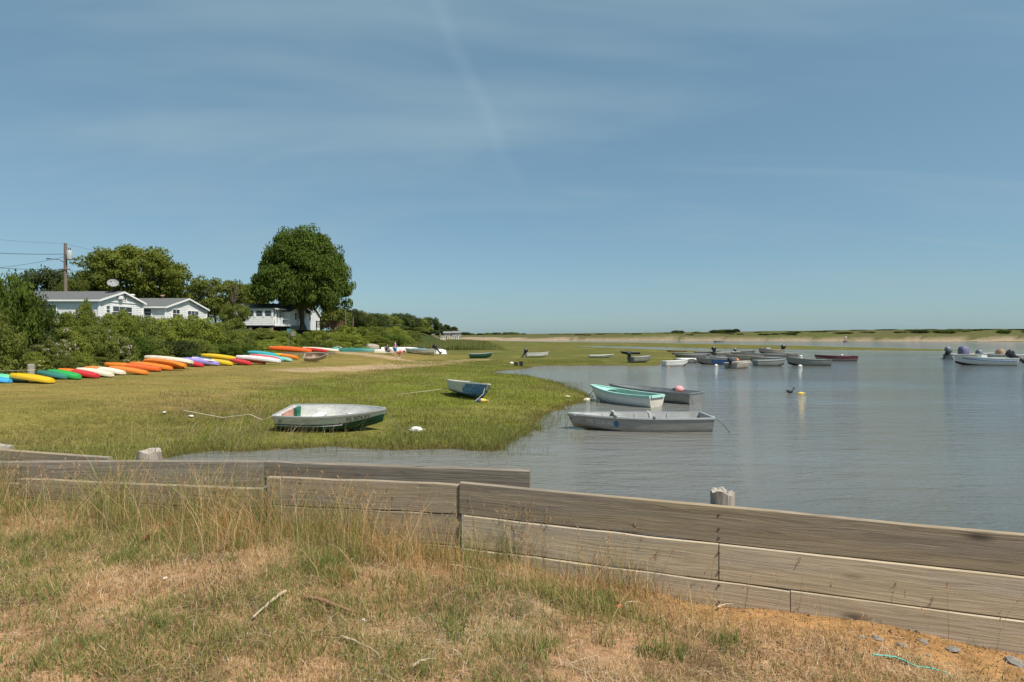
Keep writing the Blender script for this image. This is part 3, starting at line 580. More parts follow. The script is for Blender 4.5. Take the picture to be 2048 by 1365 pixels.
# dry stems in front of the green boat
part = []; fx0, fy0 = gp(570, 880, .1); x = RNG.normal(fx0 - 1.2, 1.5, 420); y = RNG.normal(fy0 + .4, .9, 420); k = shore_dn(x, y) > 0; x, y = x[k], y[k]; n = len(x)
part.append(blades(np.stack([x, y, hz(x, y) - .01], 1), RNG.uniform(.3, .75, n), RNG.uniform(.006, .011, n), RNG.uniform(.2, 1.1, n), pal(n, [(.42, .30, .17), (.36, .24, .12), (.50, .42, .28)], [2, 2, 1]), 3, az=RNG.normal(.3, .6, n)))
x, y = spread(26000, -14, 5, 13, 45, 1.3); d = shore_dn(x, y); k = (np.hypot(x - wx(668, 16.6), y - 16.6) > 2.2) & (d > .4) & (fbm(x * .35 + 5, y * .35, 119, 3) > .56) & (np.abs(x) < 1.1 * y); x, y = x[k], y[k]; n = len(x)
part.append(blades(np.stack([x, y, hz(x, y) - .01], 1), RNG.uniform(.10, .30, n), RNG.uniform(.010, .018, n), RNG.uniform(.3, 1.6, n), pal(n, [(.30, .22, .11), (.24, .20, .07), (.38, .31, .17)], [2, 2, 1]), 2))
V, T, C = join(part); ds = link('dry_stems', np_mesh('dry_stems', V, T, C, grassm)); tag(ds, 'brown dry stems and wrack scattered through the marsh grass', 'grass', kind='stuff')
# far marsh and lawn: sparse low tufts so the surface is not flat
x, y = spread(60000, -36, -9, 17, 75, 1.3); k = (np.interp(y, FOOT_Y, FOOT_X) < x + .5) & (np.abs(x) < 1.12 * y) & (fbm(x * .5, y * .5, 97, 2) > .42) & (path_d(x, y) > 1.4); x, y = x[k], y[k]; n = len(x)
col = pal(n, [(.23, .18, .055), (.19, .16, .042), (.30, .23, .10), (.15, .145, .035)], [3, 3, 1, 1.4])
V, T, C = blades(np.stack([x, y, hz(x, y) - .005], 1), RNG.uniform(.02, .055, n), RNG.uniform(.012, .03, n), RNG.uniform(.1, 1.0, n), col, 1)
lg = link('lawn_grass', np_mesh('lawn_grass', V, T, C, grassm)); tag(lg, 'low olive and tan grass of the lawn beside the kayaks', 'grass', kind='stuff')
# reeds beyond the beached boats
x, y = spread(60000, -30, 16, 98, 215, 1.5); d = shore_dn(x, y); px = 1024 + x / y * F
k = (d > 1) & (np.interp(y, FOOT_Y, FOOT_X) - 1 < x) & (px > 800) & (px < 1015 - (y - 98) * .35 - RNG.uniform(0, 1, len(x)) ** 2 * 90); x, y = x[k], y[k]; n = len(x)
col = pal(n, [(.16, .18, .05), (.19, .19, .06), (.13, .155, .045), (.24, .20, .09)], [3, 2, 2, .8])
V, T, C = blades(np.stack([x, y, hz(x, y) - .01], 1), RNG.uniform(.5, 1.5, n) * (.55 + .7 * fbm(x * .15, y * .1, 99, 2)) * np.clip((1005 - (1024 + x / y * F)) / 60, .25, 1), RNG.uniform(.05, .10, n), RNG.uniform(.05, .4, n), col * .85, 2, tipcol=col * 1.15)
rd = link('reeds', np_mesh('reeds', V, T, C, grassm)); tag(rd, 'tall green reeds beyond the beached boats', 'reeds', kind='stuff')

# ------------------------------------------------------------------ foliage
def crown_arrays(seed, nclump, nleaf, leaf, shape, base_c, dark_c, light_c, clump_r=.22, shell=.65, flat=.7, frac=0.0, flow=None):
    """leaf quads in clumps through a unit crown (radius 1, height 0..1 times 2): returns V, quads, colours"""
    rg = np.random.default_rng(seed); cen = []
    while len(cen) < nclump:
        p = rg.uniform(-1, 1, 3); r = np.linalg.norm(p)
        if r > 1 or r < .05: continue
        if rg.uniform() < shell: p = p / r * rg.uniform(.72, .97)
        cen.append(shape(p, rg))
    cen = np.array(cen); rad = clump_r * rg.uniform(.65, 1.35, nclump)
    ci = np.repeat(np.arange(nclump), nleaf); n = len(ci); d = rg.normal(0, 1, (n, 3)); d /= np.linalg.norm(d, axis=1)[:, None]
    rr = rg.uniform(.35, 1, n) ** .6; pos = cen[ci] + d * (rad[ci] * rr)[:, None] * np.array((1, 1, flat))
    nm = d * .8 + rg.normal(0, .55, (n, 3)) + np.array((0, 0, .35)); nm /= np.linalg.norm(nm, axis=1)[:, None]
    tv = np.cross(nm, rg.normal(0, 1, (n, 3))); tv /= np.linalg.norm(tv, axis=1)[:, None] + 1e-9; bv = np.cross(nm, tv)
    sz = leaf * rg.uniform(.6, 1.35, n)[:, None]
    V = np.stack([pos - tv * sz, pos - bv * sz * .55, pos + tv * sz, pos + bv * sz * .55], 1)
    cl = rg.uniform(0, 1, nclump)[ci] * .6 + rg.uniform(0, 1, n) * .4
    c = np.array(dark_c) * (1 - cl[:, None]) + np.array(light_c) * cl[:, None]; c = c * .5 + np.array(base_c) * .5 * rg.uniform(.8, 1.2, (n, 1))
    if flow is not None:
        fc = rg.uniform(0, 1, nclump) < frac; hit = fc[ci] & (rg.uniform(0, 1, n) < .30) & (d[:, 2] > -.1); c = np.where(hit[:, None], np.array(flow) * rg.uniform(.8, 1.15, (n, 1)), c)
    Q = np.arange(n * 4).reshape(n, 4)
    return V.reshape(-1, 3), Q, np.repeat(c, 4, 0)
leaf_green = leafmat("leaves", trans=.46, vary=.25)
def dome(p, rg): return np.array((p[0], p[1], .5 + .5 * p[2]))
def maple(p, rg):
    z = .5 + .5 * p[2]; w = np.interp(z, [0, .12, .3, .55, .8, 1], [.86, 1.05, 1.03, .86, .64, .36]); q = math.hypot(p[0], p[1]); cap = math.sqrt(max(1e-6, 1 - p[2] ** 2)); s = w / max(cap, .35) * .96
    return np.array((p[0] * min(s, 2.2), p[1] * min(s, 2.2), z))
def mound(p, rg): return np.array((p[0], p[1], abs(p[2]) ** .8 * .95))
def pine(p, rg):
    z = rg.uniform(0, 1) ** .8; a = rg.uniform(0, 6.283); r = np.interp(z, [0, .25, .7, 1], [.7, 1, .8, .15]) * rg.uniform(.5, 1); return np.array((r * math.cos(a), r * math.sin(a), z))
def cmesh(name, *a, **k):
    v, q, c = crown_arrays(*a, **k); return np_mesh(name, v, q, c, leaf_green)
MG = ((.078, .118, .021), (.038, .062, .011), (.15, .20, .032))       # deep maple green
LG = ((.21, .245, .042), (.105, .14, .024), (.34, .365, .065))          # lighter, yellower
OK_ = ((.155, .185, .04), (.08, .105, .024), (.26, .28, .06))        # oak, olive
DK = ((.07, .095, .03), (.04, .058, .02), (.125, .15, .046))        # dark evergreen
CROWN = {
    'maple': cmesh('crown', 1, 330, 210, .0215, maple, *MG, clump_r=.165, shell=.8, flat=.55),
    'round': cmesh('crown', 2, 190, 170, .028, dome, *LG, clump_r=.20, shell=.85, flat=.5),
    'loose': cmesh('crown', 3, 85, 180, .032, dome, *OK_, clump_r=.21, shell=.7, flat=.55),
    'oak': cmesh('crown', 4, 70, 130, .048, dome, *DK, clump_r=.27, shell=.65),
    'oak_b': cmesh('crown', 5, 56, 130, .050, mound, *OK_, clump_r=.30, shell=.7),
    'pine': cmesh('crown', 6, 46, 120, .055, pine, *DK, clump_r=.24, flat=.45)}
BUSH = [
    cmesh('foliage', 11, 95, 130, .031, mound, *LG, clump_r=.23, shell=.8, flat=.42),
    cmesh('foliage', 12, 105, 130, .029, mound, *OK_, clump_r=.22, shell=.8, flat=.42),
    cmesh('foliage', 13, 95, 130, .032, dome, *MG, clump_r=.24, shell=.75, flat=.45),
    cmesh('foliage', 14, 95, 140, .030, mound, *OK_, clump_r=.22, shell=.8, flat=.42, frac=.45, flow=(.62, .52, .50)),
    cmesh('foliage', 15, 90, 130, .031, mound, *LG, clump_r=.24, shell=.8, flat=.42, frac=.12, flow=(.70, .68, .55)),
    cmesh('foliage', 16, 90, 120, .036, dome, *DK, clump_r=.26, shell=.75, flat=.45)]
bark = paint("bark", (.10, .075, .055), .9, .35, 9, dirt=(.16, .14, .11), bump=.05, stretch=(3, 3, .6))
def trunk_mesh(seed, nl, r=.05, fork=.32, spread=.75, dead=False):
    """unit tree: trunk to `fork` of the height with limbs reaching into the crown"""
    rg = random.Random(seed); mbt = MB(); p = [(0, 0, -.04), (.01, 0, .0), (.015, .01, fork * .5), (.0, .02, fork)]
    mbt.tube([(a, b_, c) for a, b_, c in p], [r * 1.5, r * 1.15, r * .95, r * .85], 9)
    for i in range(nl):
        a = 6.283 * i / nl + rg.uniform(-.4, .4); s = spread * rg.uniform(.5, 1); zt = rg.uniform(.62, .93); z0 = fork * rg.uniform(.75, 1)
        pts = [(0, .02, z0)]
        for t in (.3, .65, 1): pts.append((s * .5 * t ** .9 * math.cos(a) + rg.uniform(-.02, .02), s * .5 * t ** .9 * math.sin(a) + rg.uniform(-.02, .02), z0 + (zt - z0) * t))
        mbt.tube(pts, [r * .6, r * .42, r * .25, r * .08], 6)
        if dead or i % 2 == 0:
            q = Vector(pts[2]); e = q + Vector((rg.uniform(-.15, .15), rg.uniform(-.15, .15), .16)); mbt.tube([q, e], [r * .2, r * .05], 5)
    return mbt
TRUNK = {}
for k_, (sd_, nl, r_, fk_) in {'maple': (1, 9, .032, .20), 'thin': (2, 6, .026, .34), 'oak': (3, 6, .040, .28), 'bush': (4, 7, .022, .06), 'pine': (5, 5, .030, .6)}.items():
    ob = trunk_mesh(sd_, nl, r_, fk_).build('trunk', bark); TRUNK[k_] = ob.data; bpy.data.objects.remove(ob)
def tree(name, label, px, Y, top, wpx, crown, trunk, cbase=.25, cat='tree', group=None, base=None, dx=0, rz=None, tz=None):
    X = wx(px, Y); z0 = gz(X, Y) if base is None else base; H = wz(top, Y) - z0; R = wpx / F * Y / 2
    t_ = thing(name, label, cat, (X, Y, z0 - .05), random.uniform(0, 6.28) if rz is None else rz, group)
    tr = link('trunk', TRUNK[trunk], t_); tr.scale = (max(R * 1.6, H * .7) if trunk != 'maple' else H * .95,) * 2 + (H,)
    cr = link('crown', CROWN[crown], t_); cr.location = (dx, 0, H * cbase); cr.scale = (R, R, H * (1 - cbase))
    return t_
def shrub(px, Y, top, wpx, kind, label, group=None, name='shrub', depth=1.0, cat='shrub'):
    X = wx(px, Y); z0 = gz(X, Y); H = max(.5, wz(top, Y) - z0); R = wpx / F * Y / 2
    t_ = thing(name, label, cat, (X, Y, z0 - .08), random.uniform(0, 6.28), group)
    st = link('stem', TRUNK['bush'], t_); st.scale = (R * 1.2, R * 1.2, H * .85)
    fo = link('foliage', BUSH[kind], t_); fo.scale = (R, R * depth, H / 1.08)
    return t_

# trees, tallest first
tree('maple_tree', 'tall round dark green maple beside the porch cottage', 606, 92, 459, 192, 'maple', 'maple', .175, base=4.1, rz=2.1)
tree('maple_tree', 'wide domed light green tree behind the utility pole', 266, 84, 495, 186, 'round', 'oak', .30, rz=.6)
tree('leafy_tree', 'loose olive green tree between the second cottage and the porch cottage', 432, 92, 553, 118, 'loose', 'thin', .22)
tree('leafy_tree', 'smaller yellow green tree just left of the big maple', 497, 104, 568, 70, 'round', 'thin', .2)
tree('leafy_tree', 'dark tree behind the left cottage roof under the wires', 95, 86, 545, 92, 'oak', 'thin', .2)
tree('leafy_tree', 'slim light green tree in front of the pole foot', 158, 78, 552, 70, 'loose', 'thin', .2)
tree('leafy_tree', 'small dark tree below the wide domed tree at its right foot', 345, 96, 570, 62, 'oak_b', 'thin', .2)
tree('small_tree', 'small airy tree in front of the porch windows', 470, 74, 604, 58, 'loose', 'thin', .25)
dead = trunk_mesh(21, 9, .022, .45, .5, True).build('trunk', bark)
dt = thing('dead_tree', 'bare grey dead treetop rising between the loose tree and the maple', 'tree', (wx(468, 88), 88, gz(wx(468, 88), 88) - .1)); dead.parent = dt; dead.scale = (5, 5, wz(553, 88) - gz(wx(468, 88), 88))
WOOD = [(668, 112, 612, 60, 'oak_b', 'first olive tree right of the maple on the wooded slope'), (700, 122, 621, 52, 'oak', 'second dark tree right of the maple, behind the brown deck'),
        (727, 132, 624, 44, 'oak_b', 'third tree right of the maple along the sinking treeline'), (752, 150, 629, 44, 'oak', 'fourth dark tree right of the maple along the sinking treeline'),
        (775, 165, 630, 50, 'oak_b', 'broad tree midway along the sinking treeline above the beached boats'), (800, 172, 629, 46, 'oak', 'dark tree above the head of the standing woman'),
        (822, 185, 633, 36, 'oak', 'dark pine like tree above the white beached hull'), (843, 200, 638, 36, 'oak_b', 'round tree above the upturned white bow'),
        (860, 205, 637, 34, 'oak', 'tallest dark tree at the low end of the treeline'), (878, 225, 648, 26, 'pine', 'dark pine just left of the grey shore house'),
        (893, 240, 651, 24, 'pine', 'dark pine rising behind the grey shore house'), (908, 250, 655, 22, 'pine', 'last small pine at the right end of the treeline'),
        (835, 175, 655, 40, 'oak_b', 'low bushy tree in front of the treeline above the reeds'), (790, 140, 650, 46, 'oak', 'low dark tree on the slope left of the reeds'), (855, 200, 660, 36, 'oak', 'low dark tree in front of the treeline beside the grey shore house')]
for px_, Y_, tp_, w_, c_, lb_ in WOOD: tree('oak_tree' if c_ != 'pine' else 'pine_tree', lb_, px_, Y_, tp_, w_ * 1.15, c_, 'oak' if c_ != 'pine' else 'pine', .12 if c_ != 'pine' else .3, group='trees of the sinking treeline')
for i, (px_, tp_, w_) in enumerate([(930, 666, 16), (944, 668, 14), (961, 668, 12), (976, 667, 17), (993, 666.5, 15), (1011, 666, 15), (1021, 666, 17), (1032, 666.5, 14), (1047, 668, 9), (952, 670, 18), (985, 671, 20), (1003, 671, 18)]):
    tree('far_tree', 'tiny dark tree on the far shore, ' + ['first', 'second', 'fourth', 'fifth', 'seventh', 'ninth', 'tenth', 'eleventh', 'last', 'third', 'sixth', 'eighth'][i] + ' right of the grey shore house', px_, 330 + (i * 37) % 60, tp_ - 1, w_ * 1.25, 'oak_b' if i % 2 else 'oak', 'oak', .1, group='tiny trees on the far shore')
for i, (px_, tp_, w_, kd) in enumerate([(1356, 662, 20, 'oak'), (1393, 664, 15, 'oak_b'), (1432, 661, 20, 'oak'), (1447, 660, 22, 'oak_b'), (1461, 660, 22, 'oak'), (1472, 659, 16, 'pine'), (1529, 665, 18, 'oak')]):
    lb_ = ['lone dark wind bent tree on the dune above the white dinghy', 'small dark bush tree on the dune right of the lone tree', 'leftmost tree of the dark dune thicket', 'second tree of the dark dune thicket', 'third tree of the dark dune thicket', 'rightmost, tallest tree of the dark dune thicket', 'small dark bush tree on the dune right of the thicket'][i]
    Yd = 284 - i * 1.5; tree('dune_tree', lb_, px_, Yd, tp_ - .5, w_ * 1.2, kd, 'oak', .08)
ORD = ['first', 'second', 'third', 'fourth', 'fifth', 'sixth', 'seventh', 'eighth', 'ninth', 'tenth', 'eleventh', 'twelfth', 'thirteenth', 'fourteenth', 'fifteenth']
def scrub_label(i):
    for lo, hi, ref in ((0, 11, 'left of the lone dune tree'), (11, 20, 'right of the lone dune tree'), (20, 33, 'behind the maroon skiff and open water'), (33, 46, 'above the motorboats at the right edge')):
        if lo <= i < hi: return ORD[i - lo] + ' low scrub clump on the dune crest ' + ref
for i in range(46):   # low scrub along the dune tops
    px_ = 1110 + i * 21 + random.uniform(-8, 8); right = px_ > 1560; Yd = np.interp(px_, [1100, 2070], [290, 246]) + random.uniform(-8, 10)
    tp_ = np.interp(px_, [1110, 1400, 1640, 1760, 1860, 1960, 2070], [671, 667.5, 665, 663, 660, 658, 657.5]) + random.uniform(-.6, 1.2)
    shrub(px_, Yd, tp_, random.uniform(20, 34) if right else random.uniform(12, 22), (1, 2, 5)[i % 3], scrub_label(i), 'scrub clumps on the dune crest', 'dune_scrub', 1.2)

# hedge of shrubs behind the kayaks: (px, distance, top row, width in px, kind, label)
HEDGE = [
    (-12, 33, 515, 110, 2, 'tall dark leafy shrub cut by the left edge'), (30, 34, 556, 100, 2, 'dark shrub standing second from the left edge'), (-40, 30, 600, 120, 1, 'lower dark shrub at the left edge below the tall one'),
    (72, 37, 600, 80, 2, 'dark shrub below the left cottage roof'), (40, 34, 640, 90, 5, 'dark shadowy shrub above the post and rope'), (100, 36, 630, 74, 3, 'pink blossoming shrub below the left cottage'),
    (85, 34, 668, 70, 3, 'pale blossoming shrub above the yellow kayak'), (150, 41, 606, 74, 0, 'light green shrub in front of the left cottage side wall'), (132, 37, 648, 70, 4, 'cream flecked shrub behind the green kayaks'),
    (172, 44, 585, 34, 0, 'slim upright light green bush against the left cottage'), (180, 39, 640, 80, 1, 'olive shrub behind the red and orange kayak'), (205, 45, 620, 70, 1, 'olive shrub hiding the corner of the left cottage'),
    (236, 46, 610, 76, 0, 'bright shrub in front of the left cottage gable'), (225, 41, 655, 70, 3, 'blossoming shrub behind the cream kayaks'), (275, 48, 618, 78, 1, 'olive shrub between the two white cottages'),
    (255, 43, 665, 76, 2, 'dark shrub behind the orange kayaks'), (310, 50, 626, 76, 0, 'light shrub below the long wall of the second cottage'), (300, 46, 672, 80, 1, 'low olive shrub behind the arched cream kayak'),
    (350, 53, 622, 84, 0, 'bright full shrub covering the second cottage gable'), (345, 48, 680, 76, 5, 'dark low shrub behind the lavender kayak'), (395, 56, 624, 84, 0, 'bright shrub under the right eave of the second cottage'),
    (390, 52, 676, 74, 1, 'olive shrub behind the upper yellow kayak'), (440, 60, 636, 78, 1, 'shrub left of the porch cottage'), (432, 55, 684, 70, 2, 'dark shrub behind the yellow kayaks'),
    (472, 64, 660, 66, 1, 'sloping end shrub of the hedge below the porch'), (475, 60, 690, 62, 2, 'dark low shrub at the end of the hedge behind the white kayak'), (515, 68, 682, 54, 0, 'small light shrub behind the teal kayak'),
    (10, 31.5, 692, 70, 1, 'low rose bush behind the post and rope'), (62, 32.5, 700, 70, 4, 'low flowering rose bush behind the yellow kayak'), (112, 33.5, 705, 64, 1, 'low rose bush behind the dark green kayak'), (160, 35.5, 708, 60, 0, 'low light bush behind the cream kayaks'), (205, 38, 712, 60, 1, 'low bush behind the mottled orange kayak')]
HEDGE += [(545, 74, 686, 56, 4, 'white flecked low shrub behind the orange kayak'), (565, 80, 674, 50, 0, 'shrub in front of the porch piers'), (530, 78, 680, 40, 4, 'white flowering low shrub below the porch'), (600, 84, 668, 50, 2, 'dark green shrub below the white railing'),
          (640, 82, 660, 56, 4, 'white blossom shrub below the brown deck'), (625, 80, 680, 60, 1, 'low shrub behind the red and cream kayaks'), (622, 88, 660, 50, 0, 'light shrub at the foot of the maple'), (668, 92, 662, 56, 0, 'bright green shrub right of the white blossom shrub'),
          (690, 96, 648, 60, 0, 'bright shrub at the right end of the brown deck'), (700, 94, 668, 66, 0, 'bright low shrub behind the dark green boat'), (722, 102, 652, 56, 0, 'bright shrub above the tan upturned skiff'), (745, 100, 670, 66, 0, 'bright low shrub behind the tan upturned skiff'),
          (752, 110, 650, 50, 1, 'olive shrub on the slope below the treeline'), (775, 108, 668, 56, 2, 'dark shrub behind the seated person'), (790, 118, 652, 54, 0, 'bright round shrub above the standing woman'), (808, 114, 674, 48, 0, 'low yellow green shrub right of the standing woman'),
          (820, 130, 660, 40, 1, 'olive shrub where the slope meets the reeds'), (655, 86, 690, 44, 1, 'low bush behind the turquoise kayak'), (590, 76, 690, 50, 4, 'low flowering bush behind the big orange kayak'), (505, 80, 664, 44, 1, 'shrub against the left porch pier'), (527, 82, 657, 46, 1, 'rounded shrub right under the porch windows'), (578, 82, 658, 50, 0, 'bright shrub at the foot of the white railing'), (548, 83, 662, 44, 0, 'light shrub under the corner of the white railing')]
HEDGE = [h + (0,) for h in HEDGE]
for px_, Y_, tp_, w_, kd, lb_, _ in HEDGE: shrub(px_, Y_, tp_ - 4, w_ * 1.25, kd, lb_, 'shrubs of the slope behind the kayaks' )

# ------------------------------------------------------------------ buildings
white = paint("white_siding", (.72, .72, .70), .6, .06, 3, dirt=(.5, .49, .45), dirt_amt=.25, bump=0)
trim_w = paint("white_trim", (.80, .80, .78), .5, .05, 5, bump=0)
shingle = paint("dark_shingles", (.115, .118, .115), .9, .3, 14, dirt=(.12, .12, .11), bump=.03)
shingle_l = paint("pale_shingles", (.20, .20, .19), .9, .25, 14, bump=.03)
glass = paint("window_glass", (.05, .06, .07), .08, .1, 3, bump=0, spec=.8)
blind = paint("window_blind", (.45, .45, .43), .6, .1, 3, bump=0)
greyshake = paint("grey_shingle_wall", (.30, .275, .26), .9, .25, 8, bump=.03)
brick = paint("brick_pier", (.36, .22, .15), .9, .25, 20, bump=.02)
darkm = paint("dark_grey_paint", (.04, .04, .045), .5, .2, 10, bump=0)
def siding(mbx, a, b, z0, z1, gab=0.0, step=.2, n=None):
    """overlapping boards from a to b (plan), up to z1 plus a gable of height gab"""
    a = Vector((a[0], a[1])); b = Vector((b[0], b[1])); d = b - a; Lw = d.length; d /= Lw; nn = Vector((d.y, -d.x)); z = z0; top = z1 + gab
    while z < top - .01:
        ze = min(z + step, top)
        def half(zz): return 0 if zz <= z1 else (zz - z1) / gab * Lw / 2
        i0, i1 = half(z), min(half(ze), Lw / 2 - .001); o0 = nn * .028; o1 = nn * .004
        pts = [a + d * i0 + o0, b - d * i0 + o0, b - d * i1 + o1, a + d * i1 + o1]
        mbx.add([(p.x, p.y, zz) for p, zz in zip(pts, (z, z, ze, ze))], [(0, 1, 2, 3)])
        under = [a + d * i0 + o1, b - d * i0 + o1]; mbx.add([(under[0].x, under[0].y, z), (under[1].x, under[1].y, z), (pts[1].x, pts[1].y, z), (pts[0].x, pts[0].y, z)], [(0, 1, 2, 3)])
        z = ze
def window(parent, c, w, h, nx, mat=None, rows_=2, face='y'):
    """frame, panes; face 'y' looks to -Y, 'x' looks to +X"""
    fr = MB(); pn = MB()
    def bx(mb_, u, v, du, dv, t0, t1):
        if face == 'y': mb_.box((c[0] + u, c[1] - (t0 + t1) / 2, c[2] + v), (du, abs(t1 - t0), dv))
        else: mb_.box((c[0] + (t0 + t1) / 2, c[1] + u, c[2] + v), (abs(t1 - t0), du, dv))
    fw = .08
    for s_ in (-1, 1): bx(fr, s_ * (w / 2 + fw / 2), 0, fw, h + 2 * fw, 0, .075); bx(fr, 0, s_ * (h / 2 + fw / 2), w, fw, 0, .075)
    bx(fr, 0, 0, w, .05, .0, .06)
    for i in range(1, nx): bx(fr, -w / 2 + w * i / nx, 0, .04, h, 0, .062)
    wn_ = fr.build('window', trim_w, parent); bx(pn, 0, 0, w, h, .01, .045); pn.build('pane', mat or glass, wn_)
def cottage(name, label, X1, Y0, Y1, Xb, z0, ze, zr, wallm, roofm, wins=(), ov=.3):
    """gable end at X1 facing +X, long side at Y0 facing -Y, back to Xb"""
    t_ = thing(name, label, 'cottage', ((X1 + Xb) / 2, (Y0 + Y1) / 2, z0)); O = Vector(t_.location)
    def put(mb_, nm, mt, par=None):
        mb_.v = [tuple(Vector(p) - O) for p in mb_.v]; return mb_.build(nm, mt, par or t_)
    for seg in (((Xb, Y0), (X1, Y0), 0), ((X1, Y0), (X1, Y1), zr - ze), ((X1, Y1), (Xb, Y1), 0), ((Xb, Y1), (Xb, Y0), zr - ze)):
        w_ = MB(); siding(w_, seg[0], seg[1], z0, ze, seg[2]); put(w_, 'wall', wallm)
    core = MB(); core.box(((X1 + Xb) / 2, (Y0 + Y1) / 2, (z0 + ze) / 2), (X1 - Xb - .06, Y1 - Y0 - .06, ze - z0)); put(core, 'core', wallm)
    ym = (Y0 + Y1) / 2; sl_ = (zr - ze) / (ym - Y0); th = .10
    for s_, ya in ((-1, Y0 - ov), (1, Y1 + ov)):
        zz = ze - sl_ * ov; rf = MB(); vs = [(Xb - ov, ya, zz + .02), (X1 + ov, ya, zz + .02), (X1 + ov, ym, zr + .02), (Xb - ov, ym, zr + .02)]
        vs += [(p[0], p[1], p[2] + th) for p in vs]; rf.add(vs, [(0, 1, 2, 3), (7, 6, 5, 4), (0, 4, 5, 1), (1, 5, 6, 2), (2, 6, 7, 3), (3, 7, 4, 0)]); put(rf, 'roof', roofm)
        bg_ = MB(); q0 = Vector((X1 + ov + .03, ya, zz - .10)); q1 = Vector((X1 + ov + .03, ym, zr - .10)); dz = Vector((0, 0, .2)); dxx = Vector((.05, 0, 0))
        vs = [q0, q1, q1 + dz, q0 + dz]; vs = vs + [p - dxx for p in vs]; bg_.add(vs, [(0, 1, 2, 3), (7, 6, 5, 4), (0, 4, 5, 1), (3, 2, 6, 7), (0, 3, 7, 4), (1, 5, 6, 2)]); put(bg_, 'barge_board', trim_w)
    fa = MB(); fa.box(((X1 + Xb) / 2, Y0 - ov - .04, ze - sl_ * ov + .0), (X1 - Xb + 2 * ov, .05, .18)); put(fa, 'fascia', trim_w)
    for cx_, cy_ in ((X1, Y0), (X1, Y1)):
        cb = MB(); cb.box((cx_ + .015, cy_ + (-.015 if cy_ == Y0 else .015), (z0 + ze) / 2), (.16, .16, ze - z0)); put(cb, 'corner_board', trim_w)
    for (face, u, zc, w, h, nx, mt) in wins:
        c = Vector((u, Y0 - .03, zc)) if face == 'y' else Vector((X1 + .03, u, zc)); window(t_, c - O, w, h, nx, mt, face=face)
    return t_, O
g1 = gz(-44, 61)
c1_, O1 = cottage('cottage', 'white clapboard cottage with a satellite dish, nearest of the row', -42.1, 58, 64.8, -58, 4.0, 6.42, 7.42, white, shingle,
    [('x', 61.5, 6.86, .95, .5, 3, None), ('x', 61.4, 5.3, 3.0, 1.1, 3, None), ('x', 59.2, 5.5, .5, .7, 1, glass), ('y', -47, 5.4, 1.2, 1.0, 2, None)])
c2_, O2 = cottage('cottage', 'white clapboard cottage with roof vents, second of the row', -40.2, 66, 74.8, -54, 3.6, 6.1, 7.25, white, shingle,
    [('x', 68.0, 5.35, 1.4, 1.0, 2, None), ('x', 71.6, 5.3, 2.4, 1.0, 3, None), ('y', -42.6, 5.45, 1.6, .8, 2, None)])
bp_ = MB(); bp_.box((0, 0, 0), (.05, 5.0, .16)); ob = bp_.build('belly_board', trim_w, c1_); ob.location = Vector((-42.04, 61.4, 6.36)) - O1
ac = MB(); ac.box((0, 0, 0), (.35, .55, .36)); ac.box((.18, 0, 0), (.02, .48, .3)); ob = ac.build('air_conditioner', trim_w, c1_); ob.location = Vector((-41.95, 60.9, 6.82)) - O1
for (yy, xx, hh_, rr_) in ((69.6, -46.5, .55, .22), (70.3, -43.2, .5, .16)):
    v_ = MB(); v_.lathe([(rr_, -.3), (rr_, hh_ * .7), (rr_ * 1.5, hh_ * .72), (rr_ * 1.5, hh_), (.02, hh_ * 1.08)], 10); ob = v_.build('roof_vent', [trim_w if rr_ > .2 else brick], c2_); ob.location = Vector((xx, yy, 7.22)) - O2
# satellite dish
dsh = thing('satellite_dish', 'grey satellite dish tilted up on the first cottage roof', 'dish', (wx(226, 60.8), 60.8, 7.3)); md = MB()
rings = []
for i in range(6):
    r_ = .52 * i / 5 + .01; rings.append([(r_ * math.cos(6.283 * k / 20), r_ * math.sin(6.283 * k / 20), .22 * (r_ / .52) ** 2) for k in range(20)])
md.loft(rings, 0, True, False); ob = md.build('reflector', paint("dish_grey", (.26, .26, .27), .5, .1, 4, bump=0), dsh); ob.location = (0, 0, .95); ob.rotation_euler = (math.radians(52), 0, math.radians(35))
md = MB(); md.tube([(.0, 0, -.1), (0, 0, .9)], .04, 8); md.tube([(.35, .2, -.1), (0, 0, .6)], .025, 6); md.build('mast', darkm, dsh)
md = MB(); md.tube([(0, 0, .92), (.1, -.45, 1.15)], .02, 6); md.box((.1, -.47, 1.17), (.1, .1, .1)); md.build('feed_arm', darkm, dsh)
